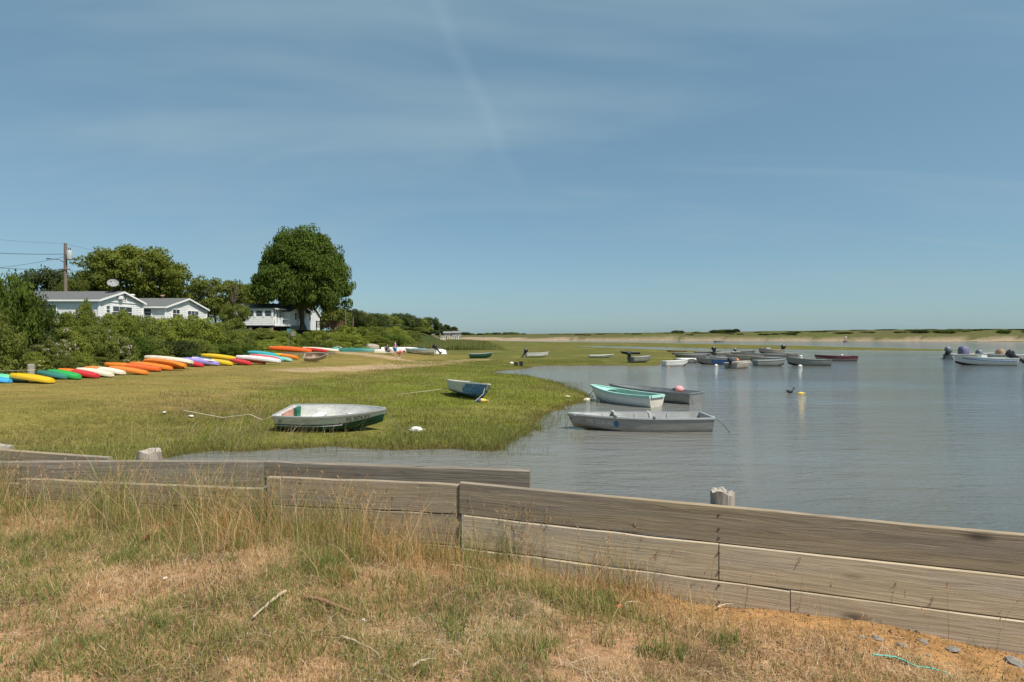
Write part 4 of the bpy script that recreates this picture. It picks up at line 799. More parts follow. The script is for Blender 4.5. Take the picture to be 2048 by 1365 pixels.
# the porch cottage
def porch_house():
    X0, X1, Y0, Y1 = wx(474, 85), wx(545, 85), 85, 88.4; zf = wz(651, 85); ze = wz(620, 85); t_ = thing('porch_cottage', 'white cottage on piers with an enclosed window porch and railed deck', 'cottage', ((X0 + X1) / 2, 89, 3.4)); O = Vector(t_.location)
    def put(mb_, nm, mt, par=None): mb_.v = [tuple(Vector(p) - O) for p in mb_.v]; return mb_.build(nm, mt, par or t_)
    w_ = MB(); siding(w_, (X0, Y0), (X1, Y0), zf, zf + 1.25, 0, .28); put(w_, 'wall', white)
    w_ = MB(); siding(w_, (X1, Y0), (X1, Y1), zf, zf + 1.25, 0, .28); put(w_, 'wall', white)
    core = MB(); core.box(((X0 + X1) / 2, (Y0 + Y1) / 2 + .1, (zf + ze) / 2), (X1 - X0 - .1, Y1 - Y0, ze - zf - .05)); put(core, 'core', blind)
    nW = 4
    for i in range(nW):
        u = X0 + (X1 - X0) * (i + .5) / nW; window(t_, Vector((u, Y0 + .06, zf + 1.78)) - O, (X1 - X0) / nW - .42, .86, 1, glass)
    for i in range(3): window(t_, Vector((X1 - .06, Y0 + .55 + i * 1.12, zf + 1.75)) - O, .7, .9, 1, glass, face='x')
    for i in range(nW + 1):
        p = MB(); p.box((X0 + (X1 - X0) * i / nW, Y0 - .02, zf + 1.85), (.2, .1, 1.25)); put(p, 'window_post', trim_w)
    p = MB(); p.box(((X0 + X1) / 2, Y0 - .05, ze + .02), (X1 - X0 + .3, .12, .26)); put(p, 'fascia', trim_w)
    Xr, Yb0, Yb1 = wx(587, 90.5), 89.2, 96.5; zr = wz(609, 93); zee = wz(623, 89.4)
    for seg, gb in ((((X0 - 3, Yb0), (Xr, Yb0)), 0), (((Xr, Yb0), (Xr, Yb1)), zr - zee)):
        w_ = MB(); siding(w_, seg[0], seg[1], zf, zee, gb); put(w_, 'wall', white)
    core = MB(); core.box(((X0 - 3 + Xr) / 2, (Yb0 + Yb1) / 2, (zf + zee) / 2), (Xr - X0 + 2.9, Yb1 - Yb0 - .1, zee - zf)); put(core, 'core', white)
    ym = (Yb0 + Yb1) / 2
    for ya in (Yb0 - .4, Yb1 + .3):
        r_ = MB(); vs = [(X0 - 3.3, ya, zee - .1), (Xr + .3, ya, zee - .1), (Xr + .3, ym, zr), (X0 - 3.3, ym, zr)]; vs += [(p[0], p[1], p[2] + .1) for p in vs]
        r_.add(vs, [(0, 1, 2, 3), (7, 6, 5, 4), (0, 4, 5, 1), (1, 5, 6, 2), (2, 6, 7, 3), (3, 7, 4, 0)]); put(r_, 'roof', shingle)
    r_ = MB(); vs = [(X0 - .3, Y0 - .3, ze + .12), (X1 + .35, Y0 - .3, ze + .12), (X1 + .35, Yb0 + 1.2, zee + .42), (X0 - .3, Yb0 + 1.2, zee + .42)]; vs += [(p[0], p[1], p[2] + .08) for p in vs]
    r_.add(vs, [(0, 1, 2, 3), (7, 6, 5, 4), (0, 4, 5, 1), (1, 5, 6, 2), (2, 6, 7, 3), (3, 7, 4, 0)]); put(r_, 'porch_roof', shingle)
    p = MB(); p.box((X1 + .32, (Y0 + Yb0) / 2 + .3, ze + .17), (.08, 4.6, .2)); put(p, 'barge_board', trim_w)
    window(t_, Vector((Xr - 2.0, Yb0 - .03, zf + 1.55)) - O, .9, 1.0, 1, glass); window(t_, Vector((Xr + .03, ym - 1.6, zf + 1.5)) - O, .8, 1.1, 1, glass, face='x')
    # deck with rail
    D0, D1 = X1 + .2, Xr + .25; dk = MB(); dk.box(((D0 + D1) / 2, 87.2, zf - .02), (D1 - D0, 3.9, .2)); put(dk, 'deck', trim_w)
    for xx in (D0 + .05, (D0 + D1) / 2, D1 - .05):
        p = MB(); p.box((xx, 85.4, zf + .5), (.16, .16, 1.3)); put(p, 'rail_post', trim_w)
    for zz in (.18, .95):
        p = MB(); p.box(((D0 + D1) / 2, 85.4, zf + zz), (D1 - D0, .08, .11)); put(p, 'rail', trim_w)
        p = MB(); p.box((D1 - .06, 87.3, zf + zz), (.08, 3.6, .11)); put(p, 'rail', trim_w)
    b_ = MB(); b_.box((0, 0, 0), (.075, .05, .74)); b0 = None; nb_ = 15
    for i in range(nb_):
        xx = D0 + .2 + (D1 - D0 - .4) * i / (nb_ - 1)
        if b0 is None: b0 = b_.build('baluster', trim_w, t_); ob = b0
        else: ob = clone(b0)
        ob.location = Vector((xx, 85.4, zf + .56)) - O
    for xx in (X0 + .4, X0 + 1.9, X0 + 3.4, X1 - .3):
        p = MB(); p.box((xx, 85.4, (zf + 2.6) / 2 + .05), (.45, .45, zf - 2.7)); put(p, 'pier', brick)
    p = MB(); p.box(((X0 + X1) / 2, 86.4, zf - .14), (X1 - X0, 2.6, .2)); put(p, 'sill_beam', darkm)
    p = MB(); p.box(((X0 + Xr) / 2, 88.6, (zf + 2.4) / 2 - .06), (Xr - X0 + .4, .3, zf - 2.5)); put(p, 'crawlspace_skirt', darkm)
porch_house()
cottage('cottage', 'pale roofed white cottage half hidden behind the big maple trunk', -36.3, 100, 107, -47, 3.0, wz(629, 100), wz(610, 103), white, shingle_l, [('x', 102, 6.0, 1.0, 1.1, 2, None), ('y', -38.2, 5.9, 1.2, 1.0, 2, None)])
# brown deck right of the maple
bd = thing('wooden_deck', 'red brown wooden deck with railing right of the maple trunk', 'deck', (-30.6, 97, 4.0)); redw = paint("red_brown_stain", (.17, .075, .055), .8, .25, 6, bump=.01)
p = MB(); p.box((0, 0, .15), (4.6, 3.2, .14)); p.build('floor', redw, bd)
for i in range(6): p = MB(); p.box((-2.2 + i * .88, -1.55, .1), (.12, .12, 2.1)); p.build('post', redw, bd)
for zz in (.42, 1.1): p = MB(); p.box((0, -1.6, zz), (4.6, .06, .12)); p.build('rail', redw, bd)
b0 = None
for i in range(24):
    p = MB()
    if b0 is None: p.box((0, 0, 0), (.08, .04, .6)); b0 = p.build('baluster', redw, bd); ob = b0
    else: ob = clone(b0)
    ob.location = (-2.1 + i * .183, -1.53, .76)
# grey shore house at the end of the treeline
sh = thing('shore_house', 'grey shingled shore house on white posts at the end of the treeline', 'house', (wx(904, 232), 232, .6)); px2 = 232 / F
for (x0_, x1_, y0_, y1_, z0_, z1_) in ((wx(888, 232), wx(906, 232), 231, 238, 2.1, wz(667, 232)), (wx(904, 229), wx(919, 229), 229, 237, 1.9, wz(666.5, 229))):
    p = MB(); siding(p, (x0_, y0_), (x1_, y0_), z0_, z1_, 0, .35); siding(p, (x1_, y0_), (x1_, y1_), z0_, z1_, 0, .35); p.box(((x0_ + x1_) / 2, (y0_ + y1_) / 2, (z0_ + z1_) / 2), (x1_ - x0_ - .1, y1_ - y0_ - .1, z1_ - z0_)); p.v = [tuple(Vector(q) - sh.location) for q in p.v]; p.build('wall', greyshake, sh)
    r_ = MB(); xm = (x0_ + x1_) / 2; ym = (y0_ + y1_) / 2
    r_.add([(x0_ - .3, y0_ - .3, z1_), (x1_ + .3, y0_ - .3, z1_), (x1_ + .3, y1_ + .3, z1_), (x0_ - .3, y1_ + .3, z1_), (x0_ - .3, ym, z1_ + .8), (x1_ + .3, ym, z1_ + .8)], [(0, 1, 5, 4), (2, 3, 4, 5), (1, 2, 5), (3, 0, 4), (0, 3, 2, 1)]); r_.v = [tuple(Vector(q) - sh.location) for q in r_.v]; r_.build('roof', shingle_l, sh)
    window(sh, Vector((x1_ - 1.0, y0_ - .03, z1_ - 1.0)) - Vector(sh.location), .7, .9, 1, glass)
for i in range(9):
    p = MB(); p.box((wx(882 + i * 4.4, 228.5) - sh.location.x, 228.5 - 232, .55), (.28, .28, 1.9)); p.build('post', trim_w, sh)
p = MB(); p.box((wx(900, 228.5) - sh.location.x, 228.5 - 232 + .02, 1.5), (36 / F * 228, .12, .2)); p.build('rail', trim_w, sh)
p = MB(); p.box((wx(900, 228.5) - sh.location.x, 228.5 - 232 + .9, 1.42), (35 / F * 228, 2.2, .14)); p.build('deck', greyshake, sh)

# ------------------------------------------------------------------ utility pole and wires
PY = 63; PX = wx(131, PY); pz = gz(PX, PY); ptop = wz(487, PY); polew = paint("pole_wood", (.17, .13, .10), .9, .2, 5, bump=.01, stretch=(4, 4, .5))
up = thing('utility_pole', 'grey wooden utility pole with a transformer behind the first cottage', 'pole', (PX, PY, pz)); H = ptop - pz
p = MB(); p.tube([(0, 0, -.2), (0, 0, H * .5), (0, 0, H)], [.20, .18, .15], 12); p.build('shaft', polew, up)
p = MB(); p.lathe([(.02, -.02), (.26, 0), (.28, .1), (.28, .95), (.22, 1.05), (.02, 1.07)], 14); ob = p.build('transformer', paint("transformer_grey", (.36, .39, .40), .5, .1, 4, bump=0), up); ob.location = (.52, -.1, H - 1.85)
for dx_ in (-.1, .1): p = MB(); p.lathe([(.03, 0), (.05, .06), (.03, .12), (.05, .18), (.02, .26)], 8); ob = p.build('bushing', darkm, up); ob.location = (.52 + dx_, -.1, H - .78)
p = MB(); p.tube([(0, 0, H - 2.2), (-.6, -.1, H - 1.82), (-1.5, -.2, H - 1.75)], .035, 7); p.build('lamp_arm', steel, up)
p = MB(); p.loft([[(-1.45 - t * .55, -.2 + s_ * .1 * w_, H - 1.75 + u_ * .06 * w_) for s_, u_ in ((-1, 0), (0, 1), (1, 0), (0, -1))] for t, w_ in ((0, .5), (.3, 1), (.8, 1.1), (1, .4))]); p.build('street_lamp_head', darkm, up)
p = MB(); p.box((0, -.16, H - 2.9), (1.3, .1, .1)); p.build('crossarm', polew, up)
wirem = paint("black_wire", (.03, .03, .035), .6, .1, 3, bump=0)
def wire(name, label, pts, r=.018, sag=.0, n=14):
    a, b_ = Vector(pts[0]), Vector(pts[-1]); q = [a.lerp(b_, i / n) - Vector((0, 0, sag * 4 * (i / n) * (1 - i / n))) for i in range(n + 1)]
    p = MB(); p.tube(q, r, 5); ob = p.build(name, wirem); tag(ob, label, 'wire'); return ob
def pw(px, py, Y): return (wx(px, Y), Y, wz(py, Y))
A = lambda py: (PX, PY - .17, wz(py, PY))
wire('overhead_wire', 'top thin wire running left from the pole tip', [pw(-60, 474, 58), A(488)], .010, .1)
wire('overhead_wire', 'upper thick cable running left from the pole', [pw(-60, 503, 56), A(509)], .026, .12)
wire('overhead_wire', 'wire rising from lower left to the pole above the lamp', [pw(-60, 541, 58), A(515)], .017, .2)
wire('overhead_wire', 'middle cable running left below the lamp arm', [pw(-60, 531, 52), A(540)], .022, .15)
wire('overhead_wire', 'lowest cable running left from the pole into the treetops', [pw(-60, 545, 56), A(549)], .020, .12)
wire('overhead_wire', 'wire slanting down right from the transformer to the domed tree', [A(512), pw(240, 541, 80)], .016, .2)
wire('overhead_wire', 'lower wire slanting down right from the pole into the domed tree', [A(538), pw(250, 560, 80)], .020, .2)
wire('overhead_wire', 'thin top wire running right from the pole tip', [A(488), pw(280, 515, 95)], .010, .2)
for i, (px_, tp_, Y_) in enumerate(((706, 637, 104), (857, 656, 205), (691, 622, 110))):
    p = MB(); X = wx(px_, Y_); z0 = gz(X, Y_); p.tube([(0, 0, -.2), (0, 0, wz(tp_, Y_) - z0)], [.13, .10], 8); ob = p.build('mast', polew); ob.location = (X, Y_, z0); p2 = MB(); 
    tag(ob, ['short pale post on the slope right of the brown deck', 'slim pole standing in front of the dark trees by the shore house', 'thin dark mast on the slope behind the brown deck'][i], 'post')

# ------------------------------------------------------------------ boats
class Hull:
    def __init__(s, L, B, D, tw=.85, bow=.02, sheer=.14, bowrise=.35, chine=.82, dead=.14, rnd=.3, rake=.25, tmax=.42, pb=2.1, srock=.0):
        s.__dict__.update(locals())
    def half(s, t):
        if t < s.tmax: f = s.tw + (1 - s.tw) * math.sin(math.pi / 2 * t / s.tmax)
        else: u = (t - s.tmax) / (1 - s.tmax); f = s.bow + (1 - s.bow) * (1 - u ** s.pb) ** .9
        return s.B / 2 * f
    def zs(s, t): return s.D + s.sheer * max(0, (t - .25) / .75) ** 2 + s.srock * max(0, (.25 - t) / .25) ** 2
    def pt(s, t, q, side=1, ins=0.0):
        """q 0 keel .. 1 gunwale"""
        b_ = max(s.half(t) - ins, .004); zg = s.zs(t); zk = s.bowrise * s.D * max(0, (t - .62) / .38) ** 2.2; u = max(0, (t - .45) / .55) ** 2
        cy = b_ * (s.chine * (1 - u) + .5 * s.chine * u); cz = zk + (zg - zk) * (s.dead * (1 - u) + .42 * u)
        if q < .5: py, pz_ = cy * q * 2, zk + (cz - zk) * q * 2
        else: r_ = (q - .5) * 2; py, pz_ = cy + (b_ - cy) * r_, cz + (zg - cz) * r_
        by = 2 * q * (1 - q) * b_ * 1.08 + q * q * b_; bz = (1 - q) ** 2 * zk + 2 * q * (1 - q) * (zk + .05 * s.D) + q * q * zg
        py = py * (1 - s.rnd) + by * s.rnd; pz_ = pz_ * (1 - s.rnd) + bz * s.rnd
        x = t * s.L + s.rake * (pz_ / s.D - .6) * t ** 5 - .10 * (pz_ - s.D * .5) * (1 - t) ** 6
        return Vector((x - s.L / 2, side * py, pz_ + ins * (1 - q)))
def rail_mesh(h, ts, w=.05, d=.045, transom=True):
    p = MB()
    for sd_ in (-1, 1):
        rings = []
        for t in ts:
            c = h.pt(t, 1, sd_); y = c.y
            rings.append([(c.x, y + sd_ * w * .5, c.z - d * .5), (c.x, y + sd_ * w * .5, c.z + d * .5), (c.x, y - sd_ * w * .5, c.z + d * .5), (c.x, y - sd_ * w * .5, c.z - d * .5)][::sd_])
        p.loft(rings, 0, False)
    if transom:
        c = h.pt(0, 1, 1); p.box((c.x, 0, c.z + .002), (w * 1.1, 2 * c.y - w, d))
    return p
def boat(name, label, loc, heading, h, outer, bottom, inner, rail, seats=(.22, .52), split=.5, roll=0.0, pitch=0.0, cat='boat', group=None, n=18, nq=10, railw=.05, seatm=None, upside=False, transm=None):
    t_ = thing(name, label, cat, loc, rot=(roll, pitch, heading), group=group)
    ts = [1 - (1 - i / (n - 1)) ** 1.25 for i in range(n)]; qs = [j / (nq - 1) for j in range(nq)]
    mb_ = MB()
    def sheet(fn, flip, mi_fn, smooth=True):
        for sd_ in (-1, 1):
            base = [[fn(t, q, sd_) for q in qs] for t in ts]
            vs = [p for r_ in base for p in r_]; b0 = len(mb_.v); mb_.v += [tuple(p) for p in vs]
            for i in range(n - 1):
                for j in range(nq - 1):
                    f = [i * nq + j, i * nq + j + 1, (i + 1) * nq + j + 1, (i + 1) * nq + j]
                    if (sd_ > 0) == flip: f = f[::-1]
                    mb_.f.append([b0 + k for k in f]); mb_.m.append(mi_fn(qs[j])); mb_.sm.append(smooth)
    sheet(lambda t, q, s_: h.pt(t, q, s_), False, lambda q: 1 if q < split - 1e-6 else 0)
    th = .03
    sheet(lambda t, q, s_: h.pt(.012 + t * .965, q, s_, th), True, lambda q: 2)
    for tt, mi, flip in ((0, 3, False), (.012, 2, True)):
        ins = 0 if tt == 0 else th; ring = [h.pt(tt, q, 1, ins) for q in qs][::-1] + [h.pt(tt, q, -1, ins) for q in qs[1:]]
        mb_.add(ring, [list(range(len(ring)))[::(-1 if flip else 1)]], mi)
    hull = mb_.build('hull', [outer, bottom, inner, transm or outer], t_)
    rail_mesh(h, ts, railw, railw * .9).build('gunwale', rail, t_)
    for st in seats:
        q = .72; c = h.pt(st, q, 1, .03); s_ = MB(); s_.box((c.x, 0, c.z), (.26, 2 * c.y - .01, .035)); s_.box((c.x, 0, c.z - .08), (.20, 2 * c.y - .16, .12)); s_.build('seat', seatm or inner, t_)
    if upside: t_.rotation_euler = (math.pi + roll, pitch, heading)
    return t_
def place_text(t_, h, text, t0, t1, q0, q1, side, mat, name='registration_number'):
    """lettering that follows the hull side"""
    cu = bpy.data.curves.new('txt', 'FONT'); cu.body = text; cu.size = 1; cu.resolution_u = 2; ob = bpy.data.objects.new('txt', cu); SC.collection.objects.link(ob)
    dg = bpy.context.evaluated_depsgraph_get(); me = ob.evaluated_get(dg).to_mesh(); vs = [v.co.copy() for v in me.vertices]; fs = [list(p.vertices) for p in me.polygons]; ob.evaluated_get(dg).to_mesh_clear()
    bpy.data.objects.remove(ob); bpy.data.curves.remove(cu)
    x0 = min(v.x for v in vs); x1 = max(v.x for v in vs); y0 = min(v.y for v in vs); y1 = max(v.y for v in vs); out = []
    for v in vs:
        t = t0 + (t1 - t0) * (v.x - x0) / (x1 - x0); q = q0 + (q1 - q0) * (v.y - y0) / (y1 - y0); p = h.pt(t, q, side)
        nrm_ = (h.pt(t + .01, q, side) - p).cross(h.pt(t, q + .02, side) - p).normalized(); 
        if nrm_.y * side < 0: nrm_ = -nrm_
        out.append(p + nrm_ * .006)
    p = MB(); p.add(out, fs); return p.build(name, mat, t_)
def outboard(t_, x, y, z, cowl, legm, tilt=0.0, s=1.0, rz=0.0):
    """outboard motor clamped to the transom, shaft behind it"""
    e = link('outboard_motor', None, t_); e.location = (x, y, z); e.rotation_euler = (0, tilt, rz); e.scale = (s, s, s)
    p = MB(); rings = []
    for zz, w_, l_ in ((.12, .10, .14), (.16, .15, .22), (.34, .16, .26), (.46, .13, .22), (.52, .06, .10)):
        rings.append([(-.10 + l_ * math.copysign(abs(math.cos(a)) ** .6, math.cos(a)), w_ * math.copysign(abs(math.sin(a)) ** .6, math.sin(a)), zz) for a in [6.283 * k / 12 for k in range(12)]])
    p.loft(rings); p.build('cowl', cowl, e)
    p = MB(); p.loft([[(-.12 + l_ * math.cos(a), w_ * math.sin(a), zz) for a in [6.283 * k / 8 for k in range(8)]] for zz, w_, l_ in ((.14, .07, .12), (-.25, .045, .09), (-.55, .035, .09), (-.62, .05, .16), (-.68, .045, .15), (-.72, .01, .08))]); p.build('shaft', legm, e)
    p = MB(); p.box((.03, 0, .02), (.16, .2, .22)); p.build('bracket', legm, e)
    p = MB()
    for k in range(3):
        a = 2.094 * k; p.box((-.30, .07 * math.cos(a), -.64 + .07 * math.sin(a)), (.02, .06, .10), rot=Matrix.Rotation(a, 3, 'X'))
    p.build('propeller', legm, e); return e
def float_buoy(label, px, py, L, r, mat, rz=0.0, z=None, name='mooring_float', second=None, cat='float', ground=False, group=None):
    zz = 0.0
    X, Y = gp(px, py)
    if ground:
        for _ in range(4): zz = gz(X, Y); X, Y = gp(px, py, zz)
    o = thing(name, label, cat, (X, Y, (zz + r * .8) if ground else r * .25), rz, group); p = MB(); N_ = 9
    prof = [(max(.004, r * (1 - abs(2 * i / (N_ - 1) - 1) ** 2.6)), -L / 2 + L * i / (N_ - 1)) for i in range(N_)]
    if second: p.lathe(prof[:5], 12, axis='x', mi=0); p.lathe(prof[4:], 12, axis='x', mi=1); p.build('body', [mat, second], o)
    else: p.lathe(prof, 12, axis='x'); p.build('body', mat, o)
    p = MB(); p.tube([(L / 2 - .01, 0, 0), (L / 2 + .06, 0, .0)], r * .3, 8); p.build('eye', ropem, o); return o
def rope(name, label, pts, r=.012, mat=None, parent=None):
    p = MB(); p.tube(pts, r, 6); ob = p.build(name, mat or ropem, parent)
    if parent is None: tag(ob, label, 'rope')
    return ob
ropem = paint("pale_rope", (.55, .48, .34), .9, .2, 40, bump=.003)
rope_d = paint("weedy_rope", (.13, .12, .10), .9, .25, 30, bump=.003)
alu = paint("dull_aluminium", (.33, .33, .32), .42, .14, 3, dirt=(.24, .22, .18), dirt_amt=.5, metal=.55, bump=.004, stretch=(1, 1, 4))
alu_in = paint("grey_aluminium_inside", (.40, .40, .385), .5, .14, 3, dirt=(.26, .25, .22), dirt_amt=.5, metal=.35, bump=.006)
alu_rail = paint("bright_aluminium_edge", (.58, .58, .57), .38, .08, 6, metal=.5, bump=0)
rust_al = paint("tan_stained_aluminium", (.36, .28, .18), .55, .2, 4, dirt=(.42, .30, .16), dirt_amt=.6, metal=.3, bump=.004)
wpaint = paint("chalky_white_paint", (.68, .67, .63), .55, .10, 4, dirt=(.34, .32, .27), dirt_amt=.6, bump=.004, stretch=(1, 1, 3), dscale=3.2)
wclean = paint("white_gelcoat", (.70, .70, .67), .35, .06, 3, dirt=(.5, .47, .4), dirt_amt=.3, bump=0)
wdirty = paint("cream_gelcoat", (.58, .55, .48), .5, .10, 4, dirt=(.36, .30, .22), dirt_amt=.5, bump=.002)
greenb = paint("dark_green_bottom", (.012, .075, .045), .6, .25, 6, dirt=(.02, .05, .04), bump=.004)
greenm = paint("green_paint", (.015, .12, .08), .5, .2, 5, bump=.003)
redpeel = paint("peeling_red_paint", (.42, .20, .15), .8, .25, 14, dirt=(.50, .42, .36), dirt_amt=.9, bump=.006)
mint = paint("mint_green_paint", (.36, .62, .54), .55, .08, 5, dirt=(.45, .55, .48), dirt_amt=.3, bump=.002)
bluep = paint("faded_blue_paint", (.05, .13, .30), .6, .2, 5, dirt=(.20, .24, .30), dirt_amt=.6, bump=.004)
bluefl = paint("flaking_blue_on_white", (.06, .19, .45), .6, .2, 8, dirt=(.45, .45, .42), dirt_amt=.8, bump=.004, dscale=9)
maroon = paint("maroon_paint", (.14, .03, .035), .5, .2, 5, dirt=(.22, .15, .14), bump=.003)
seatw = paint("white_seat", (.76, .76, .74), .4, .06, 4, bump=0)
woodin = paint("worn_brown_floor", (.30, .21, .15), .8, .25, 6, dirt=(.2, .13, .09), bump=.01)
motor_b = paint("black_cowl", (.025, .025, .03), .35, .15, 6, bump=0); motor_g = paint("grey_cowl", (.16, .17, .18), .4, .15, 6, bump=0)
tanb = paint("tan_hull", (.36, .31, .25), .6, .18, 4, dirt=(.22, .18, .13), dirt_amt=.6, bump=.004)
greyb = paint("grey_hull", (.26, .26, .25), .5, .16, 4, dirt=(.15, .14, .11), dirt_amt=.6, metal=.3, bump=.004, stretch=(1, 1, 3))
greygr = paint("grey_green_hull", (.27, .28, .25), .5, .14, 4, dirt=(.16, .15, .12), dirt_amt=.5, metal=.25, bump=.004, stretch=(1, 1, 3))
darkbot = paint("weedy_black_bottom", (.03, .03, .025), .8, .3, 8, bump=.004)
redbot = paint("red_antifouling", (.12, .025, .02), .7, .25, 8, bump=0)
tarpw = paint("white_tarp", (.75, .75, .74), .5, .06, 4, bump=.01); purp = paint("purple_grey_cover", (.13, .13, .21), .7, .2, 5, bump=.02); brownc = paint("tan_cover", (.30, .19, .12), .7, .2, 5, bump=.02); bluec = paint("blue_cover", (.09, .25, .36), .6, .2, 5, bump=.02)
blacktxt = paint("black_lettering", (.02, .02, .02), .5, .1, 5, bump=0); paletxt = paint("pale_lettering", (.62, .62, .60), .5, .1, 5, bump=0); bluest = paint("blue_sticker", (.03, .13, .30), .4, .1, 5, bump=0)

def ends(bow, stern): 
    b_, s_ = Vector(bow), Vector(stern); c = (b_ + s_) / 2; d = b_ - s_; return c, math.atan2(d.y, d.x), d.length
# green bottomed white boat on the marsh
h = Hull(3.0, 1.34, .50, tw=.93, sheer=.10, bowrise=.45, chine=.84, dead=.16, rnd=.25, rake=.16, tmax=.3, pb=2.3)
X, Y = wx(668, 16.6), 16.6; zb = gz(X, Y)
gb = boat('rowboat', 'chalky white rowboat with dark green bottom, MS 3874 AV, lying on the marsh', (X, Y, zb + .035), math.radians(-7), h, wpaint, greenb, wpaint, alu_rail, seats=(.30, .62), split=.66, roll=math.radians(8), seatm=seatw, n=24, nq=12)
place_text(gb, h, 'MS 3874 AV', .70, .89, .75, .91, -1, blacktxt)
place_text(gb, h, 'AV', .045, .09, .76, .92, -1, greenm, 'green_sticker')
p = MB(); p.box((-1.42, .10, .36), (.05, .70, .22)); p.build('peeling_transom_board', redpeel, gb)
p = MB(); p.box((-1.34, .47, .30), (.10, .26, .34)); p.box((-1.28, .42, .36), (.02, .12, .04)); p.build('green_locker', greenm, gb)
p = MB(); p.tube([h.pt(t, .665, -1) + Vector((0, -.012, 0)) for t in np.linspace(.01, .66, 16)], .014, 6); p.build('rub_strake', alu_rail, gb)
p = MB(); p.tube([(.15, .2, .28), (.55, -.25, .5)], .018, 6); p.build('oar_handle', woodin, gb)
bw = gb.matrix_basis @ h.pt(.995, .95, 1); fx_, fy_ = gp(832, 866, zb)
rope('mooring_rope', 'frayed rope from the green boat bow down to the white float', [bw, bw + Vector((.25, -.3, -.22)), bw + Vector((.55, -.8, -.42)), Vector((fx_ - .12, fy_, zb + .12))], .013, rope_d)
st_ = gb.matrix_basis @ h.pt(0, 1, -1); rx, ry = gp(500, 842, .2)
rope('mooring_rope', 'pale rope from the green boat stern off into the grass', [st_, st_ + Vector((-.3, .05, -.12)), Vector((rx, ry, .40)), Vector((rx - .9, ry + .1, .28)), Vector((rx - 2.6, ry + .9, .40))], .014)
whitefoam = paint("white_foam", (.74, .73, .70), .6, .08, 9, bump=.004); creamfoam = paint("cream_foam", (.66, .60, .44), .7, .12, 9, bump=.004); yellowf = paint("yellow_foam", (.68, .46, .06), .6, .1, 9, bump=.004); bluef = paint("blue_foam", (.05, .09, .28), .6, .1, 9, bump=.004); pinkf = paint("pink_buoy", (.72, .30, .30), .5, .08, 4, bump=0); orangef = paint("orange_buoy", (.72, .26, .08), .5, .1, 4, bump=0); blackf = paint("black_rubber", (.02, .018, .02), .6, .2, 9, bump=.003)
float_buoy('white pillow shaped float in the grass before the green boat', 832, 866, .42, .10, whitefoam, .1, ground=True)
# blue and white boat
Xb, Yb = gp(973, 803, .16); Xs, Ys = gp(917, 788, .16); c, hd, Lb = ends((Xb, Yb), (Xs - .1, Ys + .2)); h = Hull(3.3, 1.35, .56, tw=.85, sheer=.12, chine=.8, dead=.18, rake=.22)
bwb = boat('rowboat', 'white rowboat with flaking blue bow and bottom, resting tilted on the marsh', (c.x, c.y, gz(c.x, c.y) + .03), hd, h, wpaint, bluefl, alu_in, wpaint, seats=(.3, .62), split=.45, roll=math.radians(-7), n=20)
p = MB(); ts = np.linspace(.60, .985, 12); qs = np.linspace(.42, .96, 7)
vs = [h.pt(t, q, -1) + Vector((0, -.008, 0)) for t in ts for q in qs]; fs = [(i * 7 + j, (i + 1) * 7 + j, (i + 1) * 7 + j + 1, i * 7 + j + 1) for i in range(11) for j in range(6) if not (i < 3 and j > 3 - 0 + i)]
p.add(vs, fs); p.build('blue_bow_paint', bluefl, bwb)
p = MB(); ts2 = [h.pt(t, q, 1) + Vector((0, .008, 0)) for t in ts for q in qs]; p.add(ts2, [f[::-1] for f in fs]); p.build('blue_bow_paint', bluefl, bwb)
bq = bwb.matrix_basis @ h.pt(.97, .8, -1); fx2, fy2 = gp(955, 806, .16); rope('mooring_rope', 'white line hanging from the blue bow to the yellow float', [bq, bq + Vector((-.05, -.15, -.25)), Vector((fx2 - .1, fy2, .22))], .010)
float_buoy('yellow and blue float below the blue and white boat', 962, 805, .50, .09, bluef, 0.05, second=yellowf, ground=True)
sq = bwb.matrix_basis @ h.pt(0, .95, 1); rope('mooring_rope', 'pale line from the blue and white boat into the lawn', [sq, sq + Vector((-1.2, -.3, -.25)), sq + Vector((-3.2, -.9, -.45))], .011)
# aluminium rowboat in front
h = Hull(4.15, 1.40, .50, tw=.92, sheer=.09, bowrise=.4, chine=.86, dead=.12, rnd=.12, rake=.22, tmax=.35, pb=2.2)
X, Y = wx(1279, 17.4), 17.45; ab = boat('rowboat', 'bare aluminium rowboat with white seat backs floating nearest the bulkhead', (X, Y, -.10), math.radians(180.5), h, alu, rust_al, alu_in, alu_rail, seats=(.10, .36, .62), split=.38, n=24, nq=12, pitch=math.radians(.3))
place_text(ab, h, 'MS 3230 AE', .885, .715, .70, .86, 1, paletxt)
p = MB(); cst = [h.pt(.69 + .016 * math.cos(a), .77 + .12 * math.sin(a), 1) + Vector((0, .006, 0)) for a in np.linspace(0, 6.283, 14)[:-1]]; p.add(cst, [list(range(13))]); p.build('blue_sticker', bluest, ab)
for st in (.40, .665):
    q_ = h.pt(st, .72, 1, .03); p = MB(); p.box((q_.x, -.38, q_.z + .17), (.03, .30, .30), rot=Matrix.Rotation(.25, 3, 'Y')); p.build('seat_back', seatw, ab)
    p = MB(); p.lathe([(.02, 0), (.05, .02), (.05, .06), (.02, .08)], 8); ob = p.build('oarlock', motor_g, ab); ob.location = h.pt(st + .03, 1, 1)
p = MB(); p.box((1.84, 0, .56), (.36, .36, .02)); p.build('bow_plate', alu_rail, ab)
for st in (.25, .5, .75):
    p = MB(); p.tube([h.pt(st, q, -1, .036) for q in (.1, .3, .5, .7, .97)], .014, 5); p.build('rib', alu_in, ab)
p = MB(); p.box((-2.10, .42, .47), (.10, .2, .12)); p.build('corner_brace', alu_rail, ab)
